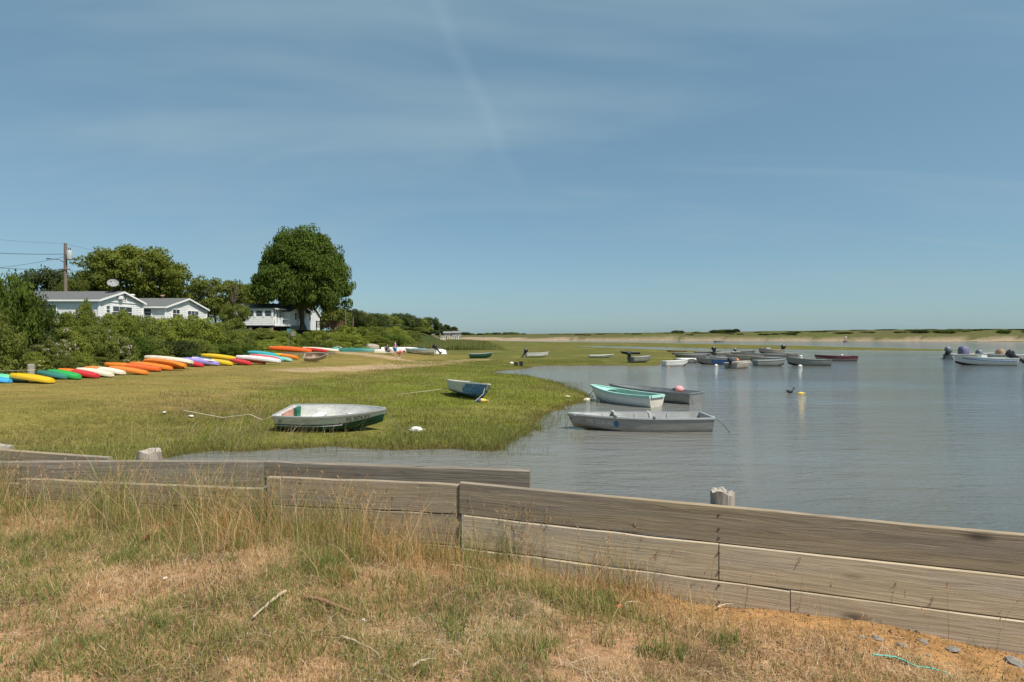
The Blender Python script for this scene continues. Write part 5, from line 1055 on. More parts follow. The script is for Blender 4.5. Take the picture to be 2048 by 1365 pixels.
b0_ = ab.matrix_basis @ h.pt(.985, .7, 1); rope('mooring_chain', 'dark looped mooring line at the bow of the aluminium rowboat', [b0_, b0_ + Vector((-.10, -.02, -.02)), b0_ + Vector((-.17, -.05, -.22)), b0_ + Vector((-.08, -.05, -.42))], .014, rope_d)
s0_ = ab.matrix_basis @ h.pt(0, 1, 1); rope('mooring_line', 'dark line from the aluminium rowboat stern into the water', [s0_, s0_ + Vector((.2, -.03, -.13)), s0_ + Vector((.42, -.08, -.42))], .014, rope_d)
# white and mint dinghy
c, hd, Lb = ends(gp(1190, 800), gp(1314, 814.5)); h = Hull(3.25, 1.30, .56, tw=.72, sheer=.20, bowrise=.35, chine=.78, dead=.22, rnd=.75, rake=.30, tmax=.42)
wd_ = boat('dinghy', 'round white dinghy with mint green rim beside the grey skiff', (c.x, c.y, -.13), hd, h, wclean, wdirty, mint, mint, seats=(.06, .45), split=.18, n=22, nq=12, railw=.10, seatm=woodin, transm=wdirty)
p = MB(); tsd = np.linspace(.72, .985, 9); vs = []
for t in tsd: a_ = h.pt(t, .985, 1); vs += [(a_.x, -a_.y * .93, a_.z), (a_.x, 0, a_.z + .035), (a_.x, a_.y * .93, a_.z)]
p.add(vs, [(3 * i + j, 3 * i + j + 1, 3 * i + j + 4, 3 * i + j + 3) for i in range(8) for j in range(2)]); p.build('foredeck', mint, wd_)
p = MB(); p.box((-.1, 0, .16), (1.9, .7, .02)); p.build('floor_board', woodin, wd_)
b0_ = wd_.matrix_basis @ h.pt(.99, .75, 1); X1_, Y1_ = gp(1160, 800); rope('mooring_line', 'dark mooring line from the mint dinghy bow to the cream floats', [b0_, b0_ + Vector((-.3, -.15, -.30)), Vector((X1_ + .3, Y1_, .06)), Vector((X1_, Y1_, .03))], .013, rope_d)
float_buoy('cream float farther left on the mint dinghy mooring line', 1134, 797, .42, .10, creamfoam, 0, group=None); float_buoy('cream float close under the bow of the mint dinghy', 1174, 802, .40, .10, creamfoam, .2)
# grey skiff behind
c, hd, Lb = ends(gp(1216, 791), gp(1402, 808.5)); h = Hull(4.3, 1.35, .55, tw=.92, sheer=.10, chine=.84, dead=.12, rnd=.15, rake=.25)
gs = boat('skiff', 'long grey aluminium skiff behind the mint rimmed dinghy', (c.x, c.y, -.10), hd, h, alu, rust_al, alu_in, alu, seats=(.3, .55, .75), split=.30, n=20)
s0_ = gs.matrix_basis @ h.pt(0, .9, 1); rope('mooring_line', 'short dark line hanging off the grey skiff stern', [s0_, s0_ + Vector((.12, -.02, -.2)), s0_ + Vector((.15, -.05, -.45))], .014, rope_d)
Xp = wx(1358, 25.0); o = thing('buoy', 'pink round buoy lying on the gunwale of the grey skiff', 'buoy', (Xp, 25.0, wz(779, 25.0))); p = MB(); p.lathe([(.004, -.21), (.12, -.17), (.165, -.03), (.15, .1), (.06, .2), (.004, .22)], 14, axis='x'); p.build('body', pinkf, o); p = MB(); p.lathe([(.05, -.27), (.06, -.22), (.05, -.18)], 10, axis='x'); p.build('eye', blackf, o)
# duck and yellow float
Xd, Yd = gp(1580, 786); o = thing('duck', 'small dark duck swimming beside the yellow float', 'duck', (Xd, Yd, 0)); p = MB()
p.loft([[(x_, w_ * math.cos(a), z_ + h_ * math.sin(a)) for a in [6.283 * k / 10 for k in range(10)]] for x_, w_, h_, z_ in ((-.20, .01, .01, .13), (-.15, .06, .05, .09), (-.02, .095, .085, .06), (.10, .07, .07, .07), (.15, .035, .045, .12), (.165, .030, .035, .19), (.18, .035, .04, .23), (.215, .03, .032, .235), (.24, .012, .012, .225), (.28, .012, .006, .22), (.285, .003, .003, .22))]); p.build('body', blackf, o)
float_buoy('yellow float alone on the open water beside the duck', 1602, 788, .36, .07, yellowf, .05)

# moored boats farther out: px left, px right, waterline row, bow side, colours ...
def far_boat(name, label, xl, xr, yb, bow, outer, bottom, inner, rail, D=.5, skew=0.0, seats=(.3, .6), split=.3, B=1.35, land=False, sheer=.12, Lmin=2.6, Lmax=5.5, roll=0, cat='boat', rnd=.25, draft=.1, **kw):
    z0 = 0.0; xm = (xl + xr) / 2; X, Y = gp(xm, yb)
    if land:
        for _ in range(3): z0 = gz(X, Y); X, Y = gp(xm, yb, z0)
    Y += .6; L = (xr - xl) / F * Y; L = min(max(L / max(.3, math.cos(skew)) , Lmin), Lmax); X = wx(xm, Y)
    hd = (math.pi if bow == 'l' else 0) + skew; h_ = Hull(L * .97, min(B, L * .42), D, sheer=sheer, rnd=rnd, rake=.25)
    t_ = boat(name, label, (X, Y, z0 - (0 if land else draft)), hd, h_, outer, bottom, inner, rail, seats=seats, split=split, n=14, nq=8, roll=roll, cat=cat, railw=.045, **kw)
    return t_, h_
fb = far_boat
t1, h1 = fb('dinghy', 'small white dinghy moored at the left end of the boat cluster', 1327, 1375, 733, 'r', wclean, darkbot, wclean, wclean, D=.55, skew=.35, Lmin=2.6)
float_buoy('orange ball float in front of the small white dinghy', 1336, 733, .30, .15, orangef)
t1, h1 = fb('skiff', 'grey skiff with a white tarp behind the small white dinghy', 1352, 1397, 727, 'r', greyb, darkbot, alu_in, greyb, skew=.2, D=.5)
p = MB(); p.box((-.1, 0, h1.D + .03), (h1.L * .7, h1.B * .85, .1), taper=.9); p.build('tarp', tarpw, t1)
fb('skiff', 'dark grey skiff behind the tarp covered one', 1350, 1411, 717, 'l', greyb, darkbot, alu_in, alu_rail, D=.5)
fb('skiff', 'long pale rimmed grey skiff beyond the tarp covered skiff', 1343, 1420, 712, 'l', greyb, darkbot, alu_in, alu_rail, D=.42, Lmax=5.2)
fb('skiff', 'low dark red boat at the marsh edge, farthest left of the cluster', 1335, 1372, 706, 'l', maroon, darkbot, alu_in, maroon, D=.35, Lmax=4.2)
t1, h1 = fb('skiff', 'blue skiff with a grey bow in the middle of the cluster', 1396, 1463, 730, 'l', bluep, darkbot, greyb, greyb, D=.62, skew=-.2)
p = MB(); vs = [h1.pt(t, q, s_) + Vector((0, s_ * .01, 0)) for s_ in (1, -1) for t in np.linspace(.62, .98, 8) for q in np.linspace(.4, .97, 5)]; p.add(vs, [(o_ + i * 5 + j, o_ + i * 5 + j + 1, o_ + (i + 1) * 5 + j + 1, o_ + (i + 1) * 5 + j) for o_ in (0, 40) for i in range(7) for j in range(4)]); p.build('grey_bow_paint', greyb, t1)
t1, h1 = fb('motor_skiff', 'tan decked skiff with an outboard at its left end, in front of the cluster', 1458, 1500, 737, 'r', tanb, darkbot, tanb, wdirty, D=.55, skew=.75, B=1.45, Lmin=3.4)
outboard(t1, -h1.L / 2 - .05, 0, h1.D, motor_b, motor_b); p = MB(); p.box((.3, 0, h1.D + .02), (h1.L * .5, h1.B * .8, .05)); p.build('tan_cover', tanb, t1)
t1, h1 = fb('motor_skiff', 'tan grey skiff with a tall black outboard behind the blue skiff', 1428, 1480, 711, 'r', tanb, darkbot, alu_in, wdirty, D=.5, skew=.12)
outboard(t1, -h1.L / 2 - .05, 0, h1.D + .15, motor_b, motor_b, s=1.25)
fb('skiff', 'brown skiff with an orange ball float at its side', 1452, 1523, 720, 'l', tanb, darkbot, woodin, tanb, D=.6, skew=-.1)
o = float_buoy('orange ball float hanging on the side of the brown skiff', 1474, 721, .34, .19, orangef)
fb('skiff', 'grey skiff beyond the brown skiff', 1463, 1510, 712, 'l', greyb, darkbot, alu_in, greyb, D=.45)
fb('skiff', 'dark grey low skiff right of the middle of the cluster', 1507, 1568, 715, 'l', greyb, darkbot, alu_in, alu_rail, D=.48)
fb('skiff', 'tan skiff half hidden behind the dark grey low skiff', 1548, 1594, 713, 'l', tanb, darkbot, alu_in, wdirty, D=.5)
t1, h1 = fb('motorboat', 'tan runabout with a black outboard at the back of the cluster', 1518, 1565, 708, 'l', tanb, darkbot, alu_in, wdirty, D=.7, sheer=.3, B=1.6)
outboard(t1, -h1.L / 2 - .05, 0, h1.D, motor_b, motor_b, s=1.4); p = MB(); p.box((.5, 0, h1.D + .12), (.9, .9, .4), taper=.6); p.build('covered_console', motor_g, t1)
t1, h1 = fb('skiff', 'small dark skiff with a covered motor at the back of the cluster', 1478, 1502, 707, 'r', greyb, darkbot, alu_in, greyb, D=.4, Lmin=3); outboard(t1, -h1.L / 2, 0, h1.D, motor_g, motor_b)
fb('skiff', 'grey skiff in front right of the tan decked skiff', 1508, 1571, 733, 'r', greygr, darkbot, alu_in, alu_rail, D=.62, skew=.1)
fb('skiff', 'grey green skiff second from the right of the cluster', 1576, 1657, 732, 'l', greygr, darkbot, alu_in, greygr, D=.66, sheer=.22, skew=-.12)
fb('skiff', 'maroon sided skiff moored alone right of the cluster', 1630, 1711, 722.5, 'l', maroon, greyb, alu_in, maroon, D=.62, split=.62, sheer=.14)
for px_, py_, L_, lb_ in ((1432, 732, .28, 'small white float before the blue skiff'), (1602, 713, .34, 'white float between the tan skiff and the maroon skiff'), (1557, 719, .26, 'white float behind the front grey skiff'), (1600, 733, .34, 'white float lying before the grey green skiff'), (1684, 711, .3, 'white float beyond the maroon skiff')): float_buoy(lb_, px_, py_, L_ * 1.1, .12, whitefoam)
fb('skiff', 'low grey skiff tucked between the blue skiff and the tan decked one', 1420, 1470, 724, 'l', greyb, darkbot, alu_in, alu_rail, D=.5)
fb('skiff', 'pale grey skiff behind the front grey skiff', 1500, 1560, 723, 'l', greygr, darkbot, alu_in, alu_rail, D=.5)
fb('skiff', 'narrow dark skiff beyond the long pale rimmed one', 1390, 1440, 709, 'r', darkbot, darkbot, greyb, greyb, D=.45)
# motorboats at the right edge
t1, h1 = fb('motorboat', 'white blue striped motorboat with raised black outboard, frontmost at the right edge', 1912, 2022, 731, 'l', wclean, redbot, wclean, wclean, D=.78, sheer=.25, split=.36, B=1.9, Lmax=6, skew=-.1, seats=(.35,), draft=.12)
for s_ in (1, -1): p = MB(); p.tube([h1.pt(t, .84, s_) + Vector((0, s_ * .01, 0)) for t in np.linspace(.02, .9, 14)], .04, 6); p.build('blue_stripe', bluep, t1)
outboard(t1, -h1.L / 2 - .08, 0, h1.D + .05, motor_b, motor_b, tilt=math.radians(58), s=1.5); p = MB(); p.box((.1, 0, h1.D + .05), (.55, .6, .5), taper=.85); p.build('console', wclean, t1)
t1, h1 = fb('motorboat', 'white motorboat with purple grey console cover and motor at its left end', 1895, 1985, 719, 'r', wdirty, darkbot, wdirty, wclean, D=.7, sheer=.2, B=1.9, Lmax=6.5, seats=(.3,), draft=.12)
outboard(t1, -h1.L / 2 - .05, 0, h1.D, motor_g, motor_b, tilt=math.radians(28), s=1.6); p = MB(); p.loft([[(-.75 + l_ * math.copysign(abs(math.cos(a)) ** .6, math.cos(a)), w_ * math.copysign(abs(math.sin(a)) ** .6, math.sin(a)), h1.D - .1 + z_) for a in [6.283 * k / 12 for k in range(12)]] for z_, l_, w_ in ((0, .5, .5), (.6, .5, .48), (.95, .36, .36), (1.05, .1, .12))]); p.build('console_cover', purp, t1)
p = MB(); p.loft([[(1.05 + l_ * math.cos(a), w_ * math.sin(a), h1.D - .1 + z_) for a in [6.283 * k / 12 for k in range(12)]] for z_, l_, w_ in ((0, .35, .4), (.4, .34, .38), (.6, .2, .25), (.66, .05, .05))]); p.build('seat_cover', motor_g, t1)
t1, h1 = fb('motorboat', 'white motorboat with a tan cover cut by the right edge', 1958, 2062, 722, 'l', wdirty, darkbot, wclean, wclean, D=.75, sheer=.15, B=1.9, Lmax=6.5, skew=-.05, seats=(.3,), draft=.12)
p = MB(); p.loft([[(.5 + l_ * math.cos(a), w_ * math.sin(a), h1.D - .1 + z_) for a in [6.283 * k / 12 for k in range(12)]] for z_, l_, w_ in ((0, .45, .5), (.45, .42, .45), (.7, .25, .3), (.78, .05, .05))]); p.build('console_cover', brownc, t1); outboard(t1, -h1.L / 2 - .05, 0, h1.D, motor_b, motor_b, tilt=math.radians(40), s=1.4)
# boats standing on the marsh
fb('dinghy', 'dark green dinghy with a pale rim alone on the marsh', 947, 976, 717, 'r', greenb, greenb, alu_in, alu_rail, land=True, D=.5, skew=.3, Lmin=2.6)
t1, h1 = fb('dinghy', 'white inflatable like dinghy with black motor on the marsh', 1058, 1087, 715.5, 'r', wclean, wclean, motor_b, wclean, land=True, D=.45, skew=.3, Lmin=2.8, railw=.0) if False else fb('dinghy', 'small white dinghy with a black motor on the marsh', 1060, 1087, 715.5, 'r', wclean, wdirty, motor_g, wclean, land=True, D=.5, skew=.3, Lmin=2.8); outboard(t1, -h1.L / 2 - .05, 0, h1.D, motor_b, motor_b, tilt=.5)
fb('dinghy', 'flat white dinghy lying low on the marsh', 1183, 1220, 716.5, 'r', wclean, wclean, wclean, wclean, land=True, D=.30, skew=.1, Lmin=2.8)
t1, h1 = fb('skiff', 'short grey skiff with black outboard on the marsh edge', 1266, 1296, 726, 'r', greygr, greygr, alu_in, greygr, land=True, D=.55, skew=.6, Lmin=2.8); outboard(t1, -h1.L / 2 - .05, .1, h1.D + .05, motor_b, motor_b)
fb('skiff', 'low dark skiff half sunk in the marsh behind the short grey skiff', 1248, 1274, 709, 'l', darkbot, darkbot, greyb, greyb, land=True, D=.28, Lmin=2.6)
float_buoy('white float beside the small black crate on the marsh', 1023, 728.5, .40, .11, whitefoam, ground=True)
X, Y = gp(1036, 732, .12); o = thing('crate', 'two small black crates at the head of the inlet', 'crate', (X, Y, gz(X, Y)))
for dx_, hh_ in ((-.18, .3), (.28, .38)):
    p = MB(); p.box((dx_, 0, .02), (.32, .3, .03))
    for sx_, sy_, dx2, dy2 in ((-.15, 0, .02, .3), (.15, 0, .02, .3), (0, -.14, .3, .02), (0, .14, .3, .02)): p.box((dx_ + sx_, sy_, hh_ / 2 + .03), (dx2, dy2, hh_))
    p.build('crate_body', blackf, o)
# far channel: a person in a skiff and a red buoy
t1, h1 = fb('skiff', 'tiny far skiff crossing in front of the far beach', 1427, 1447, 684.5, 'l', wdirty, greyb, greyb, greyb, D=.5, Lmax=4.5)
X, Y = gp(1691, 684.2); o = thing('channel_buoy', 'red channel marker buoy off the far beach', 'buoy', (X, Y, 0)); p = MB(); p.lathe([(.9, -.2), (.95, .1), (.5, .35), (.28, .5)], 14); p.build('float', redbot, o); p = MB(); p.lathe([(.22, .45), (.3, 1.6), (.34, 2.0), (.02, 2.1)], 12); p.build('tower', wdirty, o)

# upturned and beached boats by the path
def upboat(name, label, xl, xr, yb, col, D=.5, B=1.4, skew=0.0, bow='r', zoff=0.0, Lmax=5.2):
    X, Y = gp((xl + xr) / 2, yb, .5)
    for _ in range(3): z0 = gz(X, Y); X, Y = gp((xl + xr) / 2, yb, z0)
    Y += .5; L = min((xr - xl) / F * Y, Lmax); h_ = Hull(L * .97, B, D, sheer=.05, rnd=.35, rake=.2, bowrise=.3)
    return boat(name, label, (wx((xl + xr) / 2, Y), Y, z0 + D + zoff), (math.pi if bow == 'l' else 0) + skew, h_, col, col, woodin, col, seats=(.5,), n=14, nq=8, upside=True)
gteal = paint("sea_green_hull", (.025, .15, .12), .5, .18, 4, bump=.003); creamh = paint("cream_hull", (.60, .54, .46), .6, .12, 4, dirt=(.4, .36, .3), bump=.003)
upboat('upturned_boat', 'sea green boat lying upside down left of the people', 682, 752, 704, gteal, .55, 1.5, .1, Lmax=5.4)
upboat('upturned_skiff', 'tan weathered skiff upside down behind the sea green boat', 706, 760, 697, tanb, .75, 1.5, -.15)
upboat('upturned_skiff', 'small tan hull upside down at the end of the kayak row', 660, 684, 699, creamh, .5, 1.3)
upboat('upturned_boat', 'cream hull upside down directly behind the seated person', 750, 790, 706, creamh, .45, 1.4)
upboat('canoe', 'long white canoe upside down behind the standing woman', 762, 842, 703, wclean, .6, 1.1, .03, Lmax=6.2)
upboat('upturned_boat', 'white boat upside down right of the motor skiff', 858, 893, 708, wclean, .65, 1.5, bow='r')
t1, h1 = fb('motor_skiff', 'white skiff with blue cover and black outboard beached on the grass', 811, 872, 709.5, 'l', wdirty, greyb, alu_in, wclean, land=True, D=.65, skew=-.1, Lmax=5)
outboard(t1, -h1.L / 2 - .05, 0, h1.D, motor_b, motor_b, tilt=.7, s=1.2); p = MB(); p.box((.3, 0, h1.D + .02), (2.2, 1.0, .2), taper=.7); p.build('cover', bluec, t1)

# ------------------------------------------------------------------ kayaks along the hedge
def kayak_mesh(L, Wd, Hh, droop=.5, blunt=.55, ns=17, nk=13):
    """upturned: hull above, deck below; returns hull rings and deck rings"""
    hullr, deckr = [], []
    for i in range(ns):
        t = -1 + 2 * i / (ns - 1); w = Wd / 2 * (.34 + .66 * max(.0, (1 - abs(t) ** 2.8)) ** .7); zk = Hh * (1 - droop * .42 * abs(t) ** 2.2); zsr = Hh * .36 * (1 - .35 * abs(t) ** 3); x = t * L / 2
        hullr.append([(x, w * math.copysign(abs(math.cos(a)) ** .75, math.cos(a)), zsr + (zk - zsr) * math.sin(a) ** .7 * (1 - .10 * math.exp(-((abs(a - math.pi / 2) - .55) / .14) ** 2) * (1 - abs(t) ** 4))) for a in [math.pi * k / (nk - 1) for k in range(nk)]])
        deckr.append([(x * .995, w * math.cos(a) * .97, zsr - (zsr - .02) * math.sin(a) ** .8) for a in [math.pi * k / (nk - 1) for k in range(nk)]])
    return hullr, deckr
KM = {}
def kpaint(c, dark=None):
    key = "kayak_%02d_%02d_%02d" % tuple(int(v * 99) for v in c)
    return paint(key, c, .38, .07, 3, dirt=tuple(v * .55 + .05 for v in c), dirt_amt=.55, bump=.002, stretch=(.6, 2, 2))
def kayak(label, pxn, pyn, pxf, L, col, Wd=.74, Hh=.40, two=None, lift=0.0, roll=0.0, droop=.5, name='kayak', cat='kayak', deck=(.05, .05, .05), gr='kayaks laid upside down along the hedge', toward=False, pitch=0.0, cockpit=False):
    X, Y = gp(pxn, pyn, .55)
    for _ in range(4): z0 = gz(X, Y); X, Y = gp(pxn, pyn, z0)
    L = L * 1.03; Hh *= .74; Wd *= .9; best = None
    for a in np.linspace(math.radians(15 if toward else 62), math.radians(172), 160):   # heading from the near end to the far end
        fx_, fy_ = X + L * math.cos(a), Y + L * math.sin(a); e = abs(1024 + fx_ / fy_ * F - pxf)
        if best is None or e < best[0] - 1e-6: best = (e, a, fx_, fy_)
    _, a, fx_, fy_ = best; z1 = gz(fx_, fy_) + .06 * L; c = ((X + fx_) / 2, (Y + fy_) / 2, (z0 + z1) / 2 + lift - .02)
    t_ = thing(name, label, cat, c, rot=(roll, -math.atan2(z1 - z0, L) * 1.0 + pitch, a), group=gr); hr, dr = kayak_mesh(L, Wd, Hh, droop)
    p = MB(); p.loft(hr, 0, True, False, False)
    if two:
        n_ = 12
        for i_, f_ in enumerate(p.f):
            if i_ // n_ >= 9: p.m[i_] = 1
    for ring, fl in ((hr[0], False), (hr[-1], True)): p.add(ring, [list(range(len(ring)))[::(1 if fl else -1)]], 1 if (two and fl) else 0)
    p.build('hull', [kpaint(col), kpaint(two or col)], t_)
    p = MB(); p.loft([r_[::-1] for r_ in dr], 0, True, False, False); p.build('deck', kpaint(tuple(v * .75 for v in col)), t_)
    for s_ in (-1, 1):
        p = MB(); x_ = s_ * (L / 2 - .02); p.tube([(x_, -.05, Hh * .22), (x_ + s_ * .05, 0, Hh * .16), (x_, .05, Hh * .22)], .012, 5); p.build('carry_handle', blackf, t_)
    if cockpit: p = MB(); p.tube([(-.5 * math.cos(b_) - .0, .0 + .24 * math.sin(b_), .03) for b_ in np.linspace(0, 6.283, 18)], .03, 6); p.build('cockpit_rim', blackf, t_)
    else: p = MB(); p.tube([(-L * .36, 0, Hh * .93), (0, 0, Hh * 1.0), (L * .36, 0, Hh * .93)], .015, 5); p.build('keel_strip', kpaint(tuple(min(1, v * .9) for v in col)), t_)
    return t_
YEL = (.72, .46, .01); ORG = (.72, .21, .02); RED = (.55, .03, .03); CRM = (.74, .66, .50); MNT = (.16, .60, .34); GRN = (.03, .38, .08); DTL = (.04, .20, .16); SKY_ = (.06, .36, .66); LAV = (.36, .29, .66); TEAL = (.05, .38, .40); TURQ = (.16, .58, .60); WHT = (.74, .72, .68); ORD = (.70, .12, .02); PNK = (.62, .10, .10)
kayak('bright blue kayak end at the left edge, nearest of the row', 20, 767, -60, 3.0, SKY_, Hh=.34)
kayak('mint green kayak at the left edge next to the blue one', 54, 764.5, -52, 3.3, MNT, Hh=.40)
kayak('golden yellow kayak beside the wooden post', 105, 768, 24, 3.1, YEL, Hh=.44)
kayak('dark teal kayak under the bright green one', 136, 759.5, 78, 2.9, DTL, Hh=.40)
kayak('bright green kayak between the dark teal and red ones', 158, 760, 100, 3.1, GRN, Hh=.46)
kayak('red kayak with an orange tail', 195, 757.5, 118, 3.4, RED, Hh=.46, two=ORG)
kayak('cream kayak directly right of the red one', 224, 755.5, 155, 3.2, CRM, Hh=.46)
kayak('cream kayak with an orange tail, second of the pair', 248, 751, 172, 3.3, CRM, Hh=.46, two=ORG)
kayak('plain orange kayak lying in front of the mottled one', 294, 750.5, 220, 3.4, ORG, Hh=.42)
kayak('orange kayak mottled with red lying across the row', 320, 744, 212, 4.2, ORD, Hh=.50, two=ORG)
kayak('orange kayak behind the mottled one', 343, 742, 262, 3.8, ORG, Hh=.50)
kayak('large orange kayak tipped so its cockpit shows', 366, 742, 284, 3.7, ORG, Hh=.62, Wd=.8, roll=math.radians(38), lift=.15, cockpit=True)
kayak('large arched cream kayak propped on the orange ones', 383, 739, 290, 4.3, CRM, Hh=.52, Wd=.8, lift=.32, roll=math.radians(12))
kayak('red kayak under the striped white board', 405, 735, 366, 3.0, RED, Hh=.42)
kayak('lavender kayak between the red and yellow ones', 436, 732.5, 362, 3.8, LAV, Hh=.58)
kayak('yellow kayak in front of its yellow twin', 463, 732, 408, 3.2, YEL, Hh=.50)
kayak('yellow kayak behind and above its twin', 473, 727.5, 404, 3.8, YEL, Hh=.52, lift=.22)
kayak('red kayak with the yellow mark beside the white one', 501, 731.5, 462, 3.0, RED, Hh=.46)
kayak('red kayak second behind the white one', 529, 730, 478, 3.2, RED, Hh=.50, lift=.05)
kayak('long white kayak lying over the red ones', 560, 730.5, 474, 4.2, WHT, Hh=.56, lift=.12)
kayak('pink red kayak behind the long white one', 557, 726, 500, 3.6, PNK, Hh=.55, lift=.12)
kayak('light turquoise kayak in front of the teal one', 566, 723.5, 506, 3.9, TURQ, Hh=.60)
kayak('dark teal blue kayak with a high arched hull', 553, 720.5, 497, 3.8, TEAL, Hh=.66, lift=.18, Wd=.85)
kayak('yellow kayak with an orange end right of the teal one', 595, 719.5, 544, 3.6, ORG, Hh=.55, two=YEL)
kayak('large orange red kayak raised on a timber rack', 622, 712.5, 539, 4.9, ORD, Hh=.78, Wd=.95, lift=.30, droop=.62, toward=True)
kayak('red kayak right of the large orange red one', 653, 709, 606, 3.6, RED, Hh=.58, lift=.18)
kayak('cream kayak behind the red one at the far end of the row', 677, 708, 606, 4.6, CRM, Hh=.55, lift=.2)
kayak('turquoise striped kayak, last of the row', 678, 703.5, 636, 4.2, TURQ, Hh=.45, lift=.25)
kayak('small pale green kayak end poking out under the teal ones', 582, 724, 560, 2.4, (.30, .52, .42), Hh=.4)
# striped white board
t_ = kayak('flat white paddle board with blue stripes on the red kayak', 428, 732.5, 386, 3.2, WHT, Hh=.16, Wd=.66, lift=.34, name='paddle_board', cat='board', gr=None)
for s_ in (-1, 1): p = MB(); p.tube([(-1.3, s_ * .02, .165), (0, s_ * .17, .165), (1.3, s_ * .02, .165)], .02, 5); p.build('stripe', bluep, t_)
# rack, weathered dinghy and post with rope
rk = thing('timber_rack', 'grey timber rack under the large orange red kayak', 'rack', (*gp(600, 716, .55), .5)); 
for xx in (-1.6, 0, 1.6, 3.0):
    p = MB(); p.box((xx, 0, .25), (.12, .12, .6)); p.build('leg', wood_b, rk)
for yy, zz in ((-.35, .52), (.35, .52)):
    p = MB(); p.box((.7, yy, zz), (5.4, .12, .12)); p.build('rail', wood_b, rk)
X, Y = gp(628, 726.5, .5); z0 = gz(X, Y); wd2 = boat('weathered_dinghy', 'weathered brown wooden dinghy tipped on its side at the end of the kayaks', (X, Y + .4, z0 + .18), math.radians(8), Hull(1.7, .95, .42, tw=.8), tanb, tanb, woodin, tanb, seats=(.4,), roll=math.radians(28), n=12, nq=7)
X, Y = gp(640, 723, .6); o = thing('bucket', 'pale blue bucket on the tipped brown dinghy', 'bucket', (X, Y - .1, gz(X, Y) + .25)); p = MB(); p.lathe([(.17, 0), (.23, .38), (.24, .4), (.20, .39), (.15, .03)], 14); p.build('body', paint("pale_blue_plastic", (.25, .36, .70), .4, .08, 4, bump=0), o); p = MB(); p.tube([(.23 * math.cos(a), 0, .39 + .18 * math.sin(a)) for a in np.linspace(0, math.pi, 9)], .012, 5); p.build('handle', alu_rail, o)
X, Y = wx(62, 29.5), 29.5; z0 = gz(X, Y); o = thing('fence_post', 'thick bleached wooden post behind the yellow kayak', 'post', (X, Y, z0)); p = MB(); p.tube([(0, 0, -.2), (0, 0, .78)], [.17, .165], 12); p.lathe([(.165, .78), (.12, .80), (.02, .80)], 12); p.build('shaft', wood_p, o); zt = wz(741, Y) - z0; p = MB(); p.tube([(0.17 * math.cos(a), .17 * math.sin(a), zt) for a in np.linspace(0, 6.283, 14)], .02, 5); p.build('rope_ring', ropem, o)
rope('fence_rope', 'taut grey rope running left from the bleached post', [(X - .16, Y, wz(741, Y)), (X - 2.5, Y - .6, wz(741, Y) - .04), (X - 6, Y - 1.6, wz(741, Y) + .02)], .028, wood_b)

# ------------------------------------------------------------------ people by the path
def figure(name, label, loc, rz, joints, edges, cols, scale=1.0, extra=None):
    """body as one skinned surface; joints {name: (x, y, z, r)}; cols: list of (part name, material, joint names)"""
    t_ = thing(name, label, 'person', loc, rz)
    def skin(nm, names, grow, mat):
        ids = {k: i for i, k in enumerate(names)}; es = [(ids[a], ids[b_]) for a, b_ in edges if a in ids and b_ in ids]
        me = bpy.data.meshes.new(nm); me.from_pydata([tuple(v * scale for v in joints[k][:3]) for k in names], es, []); ob = link(nm, me, t_); me.materials.append(mat)
        md_ = ob.modifiers.new('skin', 'SKIN'); md_.use_smooth_shade = True
        for i, k in enumerate(names): r_ = (joints[k][3] + grow) * scale; me.skin_vertices[0].data[i].radius = (r_, r_); me.skin_vertices[0].data[i].use_root = (i == 0)
        sb = ob.modifiers.new('sub', 'SUBSURF'); sb.levels = 1; sb.render_levels = 1; return ob
    for nm, mat, names, grow in cols: skin(nm, names, grow, mat)
    return t_
skinm = paint("skin", (.50, .30, .21), .55, .06, 8, bump=0); hair = paint("dark_hair", (.02, .015, .012), .6, .2, 20, bump=.004); navy = paint("navy_top", (.045, .035, .10), .8, .15, 9, bump=.004); bluesh = paint("blue_shorts", (.05, .22, .42), .8, .12, 9, bump=.004); pinkd = paint("pink_dress", (.68, .13, .20), .8, .12, 9, bump=.004); whites = paint("white_shoe", (.70, .68, .64), .6, .08, 9, bump=0); darkcl = paint("dark_clothes", (.05, .045, .05), .8, .15, 9, bump=.004); greych = paint("grey_canvas", (.24, .23, .23), .85, .15, 9, bump=.004)
ED = [('pelvis', 'chest'), ('chest', 'neck'), ('neck', 'head'), ('head', 'crown'), ('chest', 'sl'), ('chest', 'sr'), ('sl', 'el'), ('sr', 'er'), ('el', 'hl'), ('er', 'hr'), ('hl', 'fl'), ('hr', 'fr'), ('pelvis', 'jl'), ('pelvis', 'jr'), ('jl', 'kl'), ('jr', 'kr'), ('kl', 'al'), ('kr', 'ar'), ('al', 'tl'), ('ar', 'tr')]
ALL = ['pelvis', 'chest', 'neck', 'head', 'crown', 'sl', 'sr', 'el', 'er', 'hl', 'hr', 'fl', 'fr', 'jl', 'jr', 'kl', 'kr', 'al', 'ar', 'tl', 'tr']
J = dict(pelvis=(0, 0, .92, .14), chest=(0, 0, 1.24, .14), neck=(0, 0, 1.43, .055), head=(0, -.02, 1.54, .085), crown=(0, 0, 1.63, .075), sl=(.17, 0, 1.36, .06), sr=(-.17, 0, 1.36, .06), el=(.25, -.06, 1.10, .042), er=(-.25, -.06, 1.10, .042), hl=(.20, -.26, 1.02, .032), hr=(-.20, -.26, 1.02, .032), fl=(.19, -.36, 1.0, .025), fr=(-.19, -.36, 1.0, .025),
         jl=(.09, 0, .84, .10), jr=(-.09, 0, .84, .10), kl=(.10, -.02, .48, .062), kr=(-.10, .0, .48, .062), al=(.10, .02, .08, .042), ar=(-.10, .02, .08, .042), tl=(.11, -.15, .04, .035), tr=(-.11, -.15, .04, .035))
X, Y = gp(790, 712, .5); z0 = gz(X, Y); 
